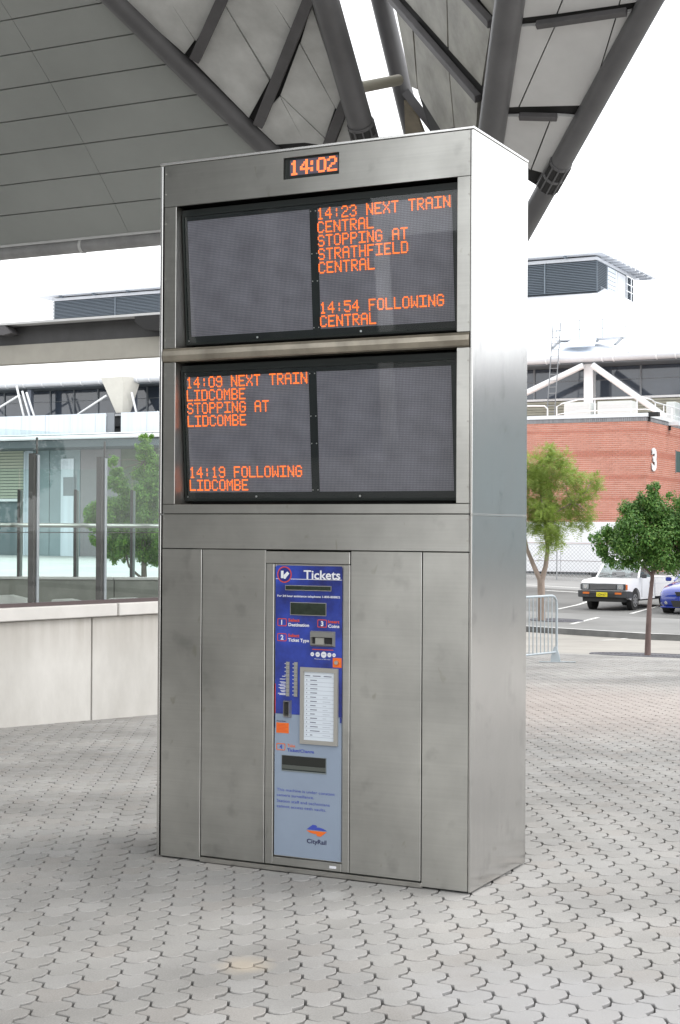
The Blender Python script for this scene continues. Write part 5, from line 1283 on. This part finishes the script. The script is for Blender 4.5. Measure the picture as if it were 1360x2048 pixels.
# left, behind the balustrades
lx, ly = -25.7, 35.5; lz = gz(lx, ly) + .1
cl = [(.1, 1.9, .55), (-.5, 2.1, .55), (-1.0, 2.5, .5), (-1.5, 2.85, .40), (-1.75, 2.65, .26), (-.4, 2.9, .6), (.3, 2.7, .6), (-1.1, 3.1, .45), (.0, 3.5, .6), (.55, 3.6, .5), (-.65, 3.6, .45), (-1.0, 4.25, .26), (-.95, 4.6, .20), (-.9, 3.9, .3), (.05, 4.4, .45), (.05, 4.95, .30), (.0, 5.25, .24), (.02, 5.45, .18), (.6, 4.4, .4), (-.9, 1.9, .4), (.6, 2.2, .5), (.9, 3.0, .5), (-1.4, 2.2, .3), (-.9, 1.45, .22), (.4, 1.5, .35)]
tree('street_tree', (lx, ly, lz - .02), 'bushy bright green tree seen through the glass balustrades',
     [([LC_(.0, 0, 0), LC_(0, 0, .8), LC_(-.02, 0, 1.6), LC_(-.05, 0, 3.0), LC_(0, 0, 4.6)], .12, .03), ([LC_(0, 0, .75), LC_(-.25, 0, .95), LC_(-.5, 0, 1.2), LC_(-.6, 0, 1.6)], .05, .03), ([LC_(0, 0, 1.6), LC_(-.6, 0, 2.2), LC_(-1.2, 0, 2.7)], .05, .02)],
     [(LC_(a_, random.uniform(-.35, .35), b_), c_) for a_, b_, c_ in cl], 60000, .085, [(.08, .20, .03), (.14, .29, .045), (.21, .38, .06), (.10, .24, .04), (.28, .42, .08)], seed=21)
# tree behind the camera, whose green shows in the steel
def grate(x, y, n, w, label):
    z0 = gz(x, y) + (.108 if q_of(x, y) > Q_KERB else -.010)
    root = empty('tree_grate', (x, y, z0), label, 'tree grate', 'cast iron tree grates')
    mb = MB(); d = Vector((-.95, .311, 0)); e = Vector((.311, .95, 0)); c_ = Vector((x, y, 0))
    for i in range(n):
        t = -w / 2 + w * (i + .5) / n; wide = math.sqrt(max(.02, 1 - (2 * t / w) ** 2)) * .55
        for s0, s1 in ((-wide, -.07), (.07, wide)):
            a_ = c_ + d * t + e * s0; b_ = c_ + d * t + e * s1
            mb.obox((a_.x, a_.y, gz(a_.x, a_.y) + z0 - gz(x, y) + .0), (b_.x, b_.y, gz(b_.x, b_.y) + z0 - gz(x, y) + .0), w / n * .55, .02)
    mb.build('grate_bars', mat('grate iron', (.10, .10, .115), .6) if 'grate iron' not in bpy.data.materials else bpy.data.materials['grate iron'], root, kind='stuff')
    mb = MB(); ringp = [c_ + d * math.cos(t) * w * .52 + e * math.sin(t) * .60 for t in [2 * math.pi * k / 24 for k in range(25)]]
    mb.path([(v.x, v.y, gz(v.x, v.y) + z0 - gz(x, y)) for v in ringp], .02, 6); mb.build('grate_rim', bpy.data.materials['grate iron'], root)
grate(-5.02, 21.12, 26, 2.3, 'oval iron tree grate round the maple trunk')
grate(-10.85, 33.2, 20, 1.5, 'iron tree grate beside the feathery tree behind the kerb')

# ------------------------------------------------------------------ VEHICLES
M['car_white'] = mat('white car paint', (.80, .80, .81), .25, coat=.6)
M['car_blue'] = mat('blue car paint', (.008, .028, .25), .22, coat=1)
M['car_glass'] = glass_mat('car glass', (.62, .70, .70), 1.5, .14)
M['tyre'] = mat('tyre rubber', (.018, .018, .018), .8)
M['rim'] = mat('grey wheel rim', (.36, .36, .36), .35, .6)
M['bumper'] = mat('grey plastic bumper', (.045, .047, .05), .6)
M['lens'] = mat('headlamp lens', (.30, .32, .33), .08, spec=.9, coat=1)
M['amber'] = mat('amber lens', (.62, .16, .03), .2)
M['plate_yellow'] = mat('yellow plate', (.80, .68, .02), .5)
M['interior'] = mat('car interior', (.10, .10, .11), .8)
def wheel(par, x, y, r, wd, outer=1):
    tw = MB().tube((x, y, r), (x + wd * outer, y, r), r, 28).build('wheel', M['tyre'], par, local=True, smooth=True, bev=.012)
    xo = x + wd * outer
    MB().tube((xo - .004 * outer, y, r), (xo + .012 * outer, y, r), r * .60, 24).build('rim', M['rim'], tw, local=True, smooth=True)
    mb = MB()
    for k in range(8):
        t = 2 * math.pi * k / 8; mb.tube((xo + .010 * outer, y + math.cos(t) * r * .42, r + math.sin(t) * r * .42), (xo + .016 * outer, y + math.cos(t) * r * .42, r + math.sin(t) * r * .42), r * .09, 8)
    mb.build('rim_hole', M['tyre'], tw, local=True, kind='stuff')
    return tw
def side_profile(pts, arches, zb):
    """closed outline in (y,z); bottom edge from front to back interrupted by wheel arches"""
    low = []
    pass
    for (cy, cz, r) in arches:
        low.append((cy - math.sqrt(max(0, r * r - (zb - cz) ** 2)), zb))
        a0 = math.atan2(zb - cz, -math.sqrt(max(0, r * r - (zb - cz) ** 2))); a1 = math.atan2(zb - cz, math.sqrt(max(0, r * r - (zb - cz) ** 2)))
        if a0 < 0: a0 += 2 * math.pi
        for i in range(1, 10): t = a0 + (a1 - a0) * i / 10; low.append((cy + r * math.cos(t), cz + r * math.sin(t)))
        low.append((cy + math.sqrt(max(0, r * r - (zb - cz) ** 2)), zb))
    return pts, low
def build_ute(loc, rot):
    U = empty('utility_truck', loc, 'white two door utility truck with yellow number plate parked facing the road', 'ute', None, rot)
    hw = .80; zb = .36
    # hull: hood and cab lower, as a shell of side outlines with fenders
    top = [(4.60, .98), (2.46, .98), (2.44, 1.0), (1.20, 1.00), (.60, .965), (.18, .93), (.06, .88), (.04, .60), (.06, zb + .06)]
    top = [(2.44, zb), (2.44, 1.0), (1.20, 1.00), (.60, .965), (.18, .925), (.07, .88), (.04, .62), (.05, .45)]
    _, low = side_profile([], [(.80, .33, .40)], zb)
    prof = top + low
    def shell(profile, name, hw, inset_top=.05):
        n = len(profile); vs = []
        for sx in (-1, 1):
            for (y, z) in profile:
                w_ = hw - max(0, (z - .72)) * inset_top / .28; vs.append((sx * w_, y, z))
        fs = [tuple(range(n)), tuple(range(2 * n - 1, n - 1, -1))] + [(k, (k + 1) % n, n + (k + 1) % n, n + k) for k in range(n)]
        mb = MB(); mb.add(vs, fs); return mb.build(name, M['car_white'], U, local=True, bev=.012, seg=2, smooth=True)
    body = shell(prof, 'body', hw)
    # tub
    _, low2 = side_profile([], [(3.62, .33, .40)], .40)
    n_side = [(4.62, .42), (4.62, .99), (2.50, .99), (2.50, .40)] + low2
    for sx in (-1, 1):
        mb = MB(); mb.prism([(sx * hw, y, z) for y, z in n_side], (-sx * .06, 0, 0)); mb.build('tray_side', M['car_white'], U, local=True)
        MB().box(min(sx * (hw - .10), sx * (hw + .01)), max(sx * (hw - .10), sx * (hw + .01)), 2.50, 4.63, .985, 1.02).build('tray_rail', M['car_white'], U, local=True, bev=.01)
        mb = MB(); 
        for k in range(12):
            t = math.pi * k / 11; 
        MB().box(min(sx * (hw + .001), sx * (hw + .004)), max(sx * (hw + .001), sx * (hw + .004)), 2.52, 4.60, .80, .812).build('crease', M['gutter'], U, local=True)
    MB().box(-hw + .06, hw - .06, 2.50, 4.60, .50, .56).box(-hw + .06, hw - .06, 4.56, 4.62, .50, .99).box(-hw + .06, hw - .06, 2.50, 2.56, .50, 1.0).build('tray_bed', M['car_white'], U, local=True)
    MB().box(-.72, .72, .5, 4.5, .30, .46).build('chassis', M['backing'], U, local=True)
    MB().box(-.70, .70, 1.1, 2.40, .46, .62).build('floor', M['interior'], U, local=True)
    for sx in (-1, 1):
        for y in (.80, 3.62): wheel(U, sx * .60, y, .325, .17, sx)
    MB().tube((-.6, 3.62, .325), (.6, 3.62, .325), .04, 8).build('axle', M['backing'], U, local=True)
    # cab
    W0, W1 = .735, .615; yA0, yA1, yB1, yB0, z0, z1 = 1.18, 1.66, 2.30, 2.42, 1.0, 1.50
    cabp = {}
    for sx in (-1, 1):
        MB().obox((sx * W0, yA0, z0 - .01), (sx * W1, yA1, z1), .055, .06, (0, 1, 0)).build('windscreen_pillar', M['car_white'], U, local=True, bev=.01)
        MB().obox((sx * W0, yB0 - .06, z0 - .01), (sx * W1, yB1 - .02, z1), .06, .16, (0, 1, 0)).build('rear_pillar', M['car_white'], U, local=True, bev=.01)
        MB().add([(sx * (W0 + .0), yA0 + .08, z0), (sx * (W0 + .0), yB0 - .10, z0), (sx * W1, yB1 - .08, z1 - .01), (sx * W1, yA1 + .03, z1 - .01)], [(0, 1, 2, 3)]).build('door_window', M['car_glass'], U, local=True)
    mb = MB(); mb.add([(-W1 - .02, yA1 - .03, z1), (W1 + .02, yA1 - .03, z1), (W1 + .02, yB1 + .02, z1), (-W1 - .02, yB1 + .02, z1), (-W1 + .06, yA1 + .08, z1 + .06), (W1 - .06, yA1 + .08, z1 + .06), (W1 - .06, yB1 - .06, z1 + .05), (-W1 + .06, yB1 - .06, z1 + .05)],
                      [(0, 3, 2, 1), (4, 5, 6, 7), (0, 1, 5, 4), (1, 2, 6, 5), (2, 3, 7, 6), (3, 0, 4, 7)]); mb.build('cab_roof', M['car_white'], U, local=True, bev=.015, seg=2, smooth=True)
    MB().quad((-W0 + .03, yA0 - .01, z0 + .005), (W0 - .03, yA0 - .01, z0 + .005), (W1 - .02, yA1 - .02, z1 - .005), (-W1 + .02, yA1 - .02, z1 - .005)).build('windscreen', M['car_glass'], U, local=True)
    MB().box(-W0 + .04, W0 - .04, yB0 - .03, yB0 + .02, z0 - .02, z0 + .10).build('rear_bulkhead', M['car_white'], U, local=True)
    MB().quad((-W0 + .06, yB0, z0 + .10), (W0 - .06, yB0, z0 + .10), (W1 - .03, yB1, z1), (-W1 + .03, yB1, z1)).build('rear_window', M['car_glass'], U, local=True)
    for x in (-.33, .33):
        MB().box(x - .22, x + .22, 2.02, 2.14, .62, 1.16).box(x - .10, x + .10, 2.05, 2.12, 1.18, 1.32).build('seat', M['interior'], U, local=True, bev=.02)
    MB().box(-.68, .68, 1.22, 1.46, .90, 1.02).build('dashboard', M['interior'], U, local=True, bev=.02)
    MB().box(-.09, .09, 1.62, 1.64, 1.38, 1.44).build('rear_view_mirror', M['interior'], U, local=True)
    for x0 in (-.60, -.02):
        MB().obox((x0, yA0 - .035, z0 + .025), (x0 + .52, yA0 + .075, z0 + .125), .016, .016).build('wiper', M['backing'], U, local=True)
    # front end
    MB().box(-.755, .755, .005, .05, .655, .845).build('grille_surround', M['bumper'], U, local=True, bev=.008)
    g = MB()
    for k in range(4): g.box(-.44, .44, -.008, .004, .69 + .036 * k, .704 + .036 * k)
    g.build('grille_bar', mat('grille bar', (.22, .22, .22), .5), U, local=True)
    for sx in (-1, 1):
        c0 = min(sx * .49, sx * .70); c1 = max(sx * .49, sx * .70)
        hl = MB().box(c0, c1, -.012, .004, .675, .825).build('headlight', M['lens'], U, local=True, bev=.004)
        MB().disc(((c0 + c1) / 2, -.0125, .75), (0, -1, 0), .055, 16, .004).build('bulb_reflector', mat('reflector', (.7, .7, .7), .15, 1) if 'reflector' not in bpy.data.materials else bpy.data.materials['reflector'], hl, local=True)
        MB().box(min(sx * .765, sx * .805), max(sx * .765, sx * .805), .03, .10, .67, .83).build('corner_lamp', M['amber'] if sx > 0 else M['lens'], U, local=True)
        MB().box(min(sx * .44, sx * .66), max(sx * .44, sx * .66), -.078, -.06, .53, .59).build('indicator', M['amber'], U, local=True)
        MB().box(min(sx * .80, sx * .96), max(sx * .80, sx * .96), 1.26, 1.34, 1.00, 1.13).build('mirror', M['bumper'], U, local=True, bev=.015)
        MB().box(min(sx * .801, sx * .806), max(sx * .801, sx * .806), 1.30, 1.308, .42, .99).box(min(sx * .801, sx * .806), max(sx * .801, sx * .806), 2.26, 2.268, .42, .99).build('door_gap', M['bumper'], U, local=True)
        MB().box(min(sx * .800, sx * .825), max(sx * .800, sx * .825), 2.05, 2.20, .86, .90).build('door_handle', M['bumper'], U, local=True)
    bp_ = MB(); bp_.add([(-.85, .10, .42), (-.83, -.06, .44), (.83, -.06, .44), (.85, .10, .42), (-.85, .12, .63), (-.84, -.05, .63), (.84, -.05, .63), (.85, .12, .63), (-.85, .42, .42), (.85, .42, .42), (-.85, .42, .60), (.85, .42, .60)],
            [(0, 1, 5, 4), (1, 2, 6, 5), (2, 3, 7, 6), (4, 5, 6, 7), (0, 3, 2, 1), (8, 0, 4, 10), (3, 9, 11, 7)]); bp_.build('front_bumper', M['bumper'], U, local=True)
    v_ = MB()
    for k in range(3): v_.box(-.45, .45, -.066, -.055, .455 + .04 * k, .475 + .04 * k)
    v_.build('bumper_slot', M['backing'], U, local=True)
    MB().box(-.70, .70, .0, .30, .30, .43).build('valance', M['backing'], U, local=True)
    pl_ = MB().box(-.186, .186, -.085, -.070, .455, .585).build('number_plate', M['plate_yellow'], U, local=True)
    t_ = text_mb('UDN·671', width=.31, height=.075, bold=.02); t2 = MB(); t2.add([(x - .155, -.087, z + .482) for x, y, z in t_.v], t_.f); t2.build('plate_text', M['backing'], pl_, local=True)
    return U
ute_c = Vector((-11.30, 38.9, gz(-11.42, 39) + .07))
ut_ = build_ute(ute_c, R(-5)); ut_.scale.x = .94

def build_sedan(loc, rot):
    U = empty('blue_sedan', loc, 'glossy blue sedan parked nose out at the right beside the white truck', 'car', None, rot)
    # lofted body: stations (y, half width, z low, z shoulder, z top)
    st = [(0.00, .60, .30, .48, .56), (.05, .76, .24, .55, .66), (.20, .86, .20, .62, .76), (.45, .90, .19, .68, .83), (.9, .91, .20, .73, .90), (1.35, .915, .20, .77, .95), (2.0, .92, .20, .82, .95), (3.2, .92, .20, .85, .96), (4.1, .91, .22, .88, .99), (4.6, .88, .26, .86, .99), (4.82, .76, .34, .80, .92)]
    ring_n = 16; vs = []; 
    for (y, w_, zl, zs, zt) in st:
        sec = [(-1, .12), (-1.0, .45), (-.985, .75), (-.93, 1.0), (-.75, 1.0)]
        pts = [(-w_ * .86, zl), (-w_ * .97, zl + .08), (-w_, zl + (zs - zl) * .5), (-w_ * .985, zs), (-w_ * .90, zs + (zt - zs) * .62), (-w_ * .62, zs + (zt - zs) * .92), (-w_ * .25, zt)]
        full = pts + [(-x, z) for x, z in pts[::-1]]
        vs += [(x, y, z) for x, z in full]
    n = 14; fs = []
    for i in range(len(st) - 1):
        for k in range(n): fs.append((i * n + k, i * n + (k + 1) % n, (i + 1) * n + (k + 1) % n, (i + 1) * n + k))
    fs += [tuple(range(n)), tuple((len(st) - 1) * n + k for k in range(n))[::-1]]
    mb = MB(); mb.add(vs, fs); mb.build('body', M['car_blue'], U, local=True, smooth=True)
    # wheel arches (dark liners) and wheels
    for sx in (-1, 1):
        for y in (.92, 3.75):
            MB().tube((sx * .70, y, .34), (sx * .922, y, .34), .365, 28).build('arch_liner', M['backing'], U, local=True, smooth=True)
            wheel(U, sx * .74, y, .325, .195, sx)
    gh = MB(); base = [(1.25, .74), (4.05, .72)]; 
    v = [(-.74, 1.28, .93), (.74, 1.28, .93), (.54, 2.05, 1.38), (-.54, 2.05, 1.38), (-.54, 3.15, 1.40), (.54, 3.15, 1.40), (.68, 4.10, .97), (-.68, 4.10, .97)]
    MB().quad(v[0], v[1], v[2], v[3]).build('windscreen', M['car_glass'], U, local=True)
    MB().quad(v[4], v[5], v[6], v[7]).build('rear_window', M['car_glass'], U, local=True)
    for a_ in ((0, 3, 4, 7), (1, 2, 5, 6)): MB().quad(*[v[k] for k in a_]).build('side_window', M['car_glass'], U, local=True)
    MB().prism([(-.56, 2.0, 1.375), (.56, 2.0, 1.375), (.56, 3.2, 1.395), (-.56, 3.2, 1.395)], (0, 0, .045)).build('roof', M['car_blue'], U, local=True, bev=.02, seg=2, smooth=True)
    for sx in (0, 1):
        s_ = (-1, 1)[sx]
        for a_, b_ in (((.745 * s_, 1.26, .93), (.555 * s_, 2.03, 1.385)), ((.555 * s_, 3.17, 1.39), (.69 * s_, 4.12, .96)), ((.70 * s_, 2.65, .93), (.56 * s_, 2.6, 1.385))): MB().obox(a_, b_, .05, .05).build('pillar', M['car_blue'], U, local=True, bev=.01)
    MB().box(-.6, .6, 1.5, 3.9, .5, .94).build('interior', M['interior'], U, local=True)
    for s_ in (-1, 1):
        # swept headlight
        hl = MB(); hl.add([(s_ * .38, .045, .545), (s_ * .70, .055, .520), (s_ * .84, .20, .545), (s_ * .865, .42, .64), (s_ * .70, .27, .70), (s_ * .45, .10, .665)], [(0, 1, 2, 3, 4, 5)])
        hl.v = [(x * 1.005, y - .02, z + .006) for x, y, z in hl.v]
        hh = MB().prism(hl.v, (0, .09, -.015)).build('headlight', mat('clear headlight', (.55, .58, .66), .08, coat=1) if s_ < 0 else bpy.data.materials['clear headlight'], U, local=True)
        fg = MB().tube((s_ * .62, .01, .34), (s_ * .62, .11, .34), .052, 16).build('fog_light', M['lens'], U, local=True)
        MB().tube((s_ * .62, -.0, .34), (s_ * .62, .02, .34), .036, 14).build('fog_bulb', bpy.data.materials['reflector'], fg, local=True)
        MB().box(min(s_ * .90, s_ * 1.07), max(s_ * .90, s_ * 1.07), 1.42, 1.52, .92, 1.04).build('mirror', M['car_blue'], U, local=True, bev=.02, seg=2)
    MB().prism([(-.36, -.015, .66), (.36, -.015, .66), (.30, -.015, .54), (-.30, -.015, .54)], (0, .08, 0)).build('upper_grille', M['backing'], U, local=True)
    g_ = MB()
    for k in range(3): g_.box(-.33 + .01 * k, .33 - .01 * k, -.022, -.016, .565 + .03 * (2 - k), .573 + .03 * (2 - k))
    g_.build('grille_bar', M['bumper'], U, local=True)
    MB().prism([(-.48, -.01, .40), (.48, -.01, .40), (.40, -.01, .22), (-.40, -.01, .22)], (0, .08, 0)).build('lower_grille', M['backing'], U, local=True)
    MB().box(-.186, .186, -.035, -.016, .40, .52).build('number_plate', M['white_paint'], U, local=True)
    MB().box(-.80, .80, .02, .14, .19, .235).build('lip_spoiler', M['car_blue'], U, local=True, bev=.01)
    return U
build_sedan((-8.48, 37.9, gz(-8.4, 39) + .10), R(-2))

# ------------------------------------------------------------------ beyond the frame: dark wall added for the steel's reflections, and trees
SB = empty('reflection_wall', (-22, -20, 0), 'unseen dark wall added behind the viewer for the steel to reflect', 'building')
boxo('wall', mat('dark reflection wall', (.11, .115, .12), .6, var=.3, vscale=.3), SB, -42, -10.4, -21, -20, 0, 17)
boxo('roof', M['panel'], SB, -42, -10.0, -24, -19.5, 17, 17.4)
boxo('low_wall', M['concrete'], SB, -10.3, 8, -22, -21.5, 0, 4.2)
for x in (-10.2, -3, 4): boxo('column', M['tube'], SB, x, x + .4, -16, -15.6, 0, 9.5)
for i, (x, y) in enumerate(((14, 14), (20, 26))):
    tree('plaza_tree', (x, y, gz(x, y)), ('round green plaza tree right of the view', 'round green plaza tree far right of the view')[i],
         [([(0, 0, 0), (0, 0, 1), (.02, 0, 2.2), (0, 0, 3.5)], .09, .03)], [((random.uniform(-.9, .9), random.uniform(-.9, .9), 2.2 + random.random() * 1.8), .6) for _ in range(9)], 5000, .14, [(.03, .09, .02), (.06, .15, .03)], group='plaza trees', seed=31 + i)
print('objects', len(bpy.data.objects))
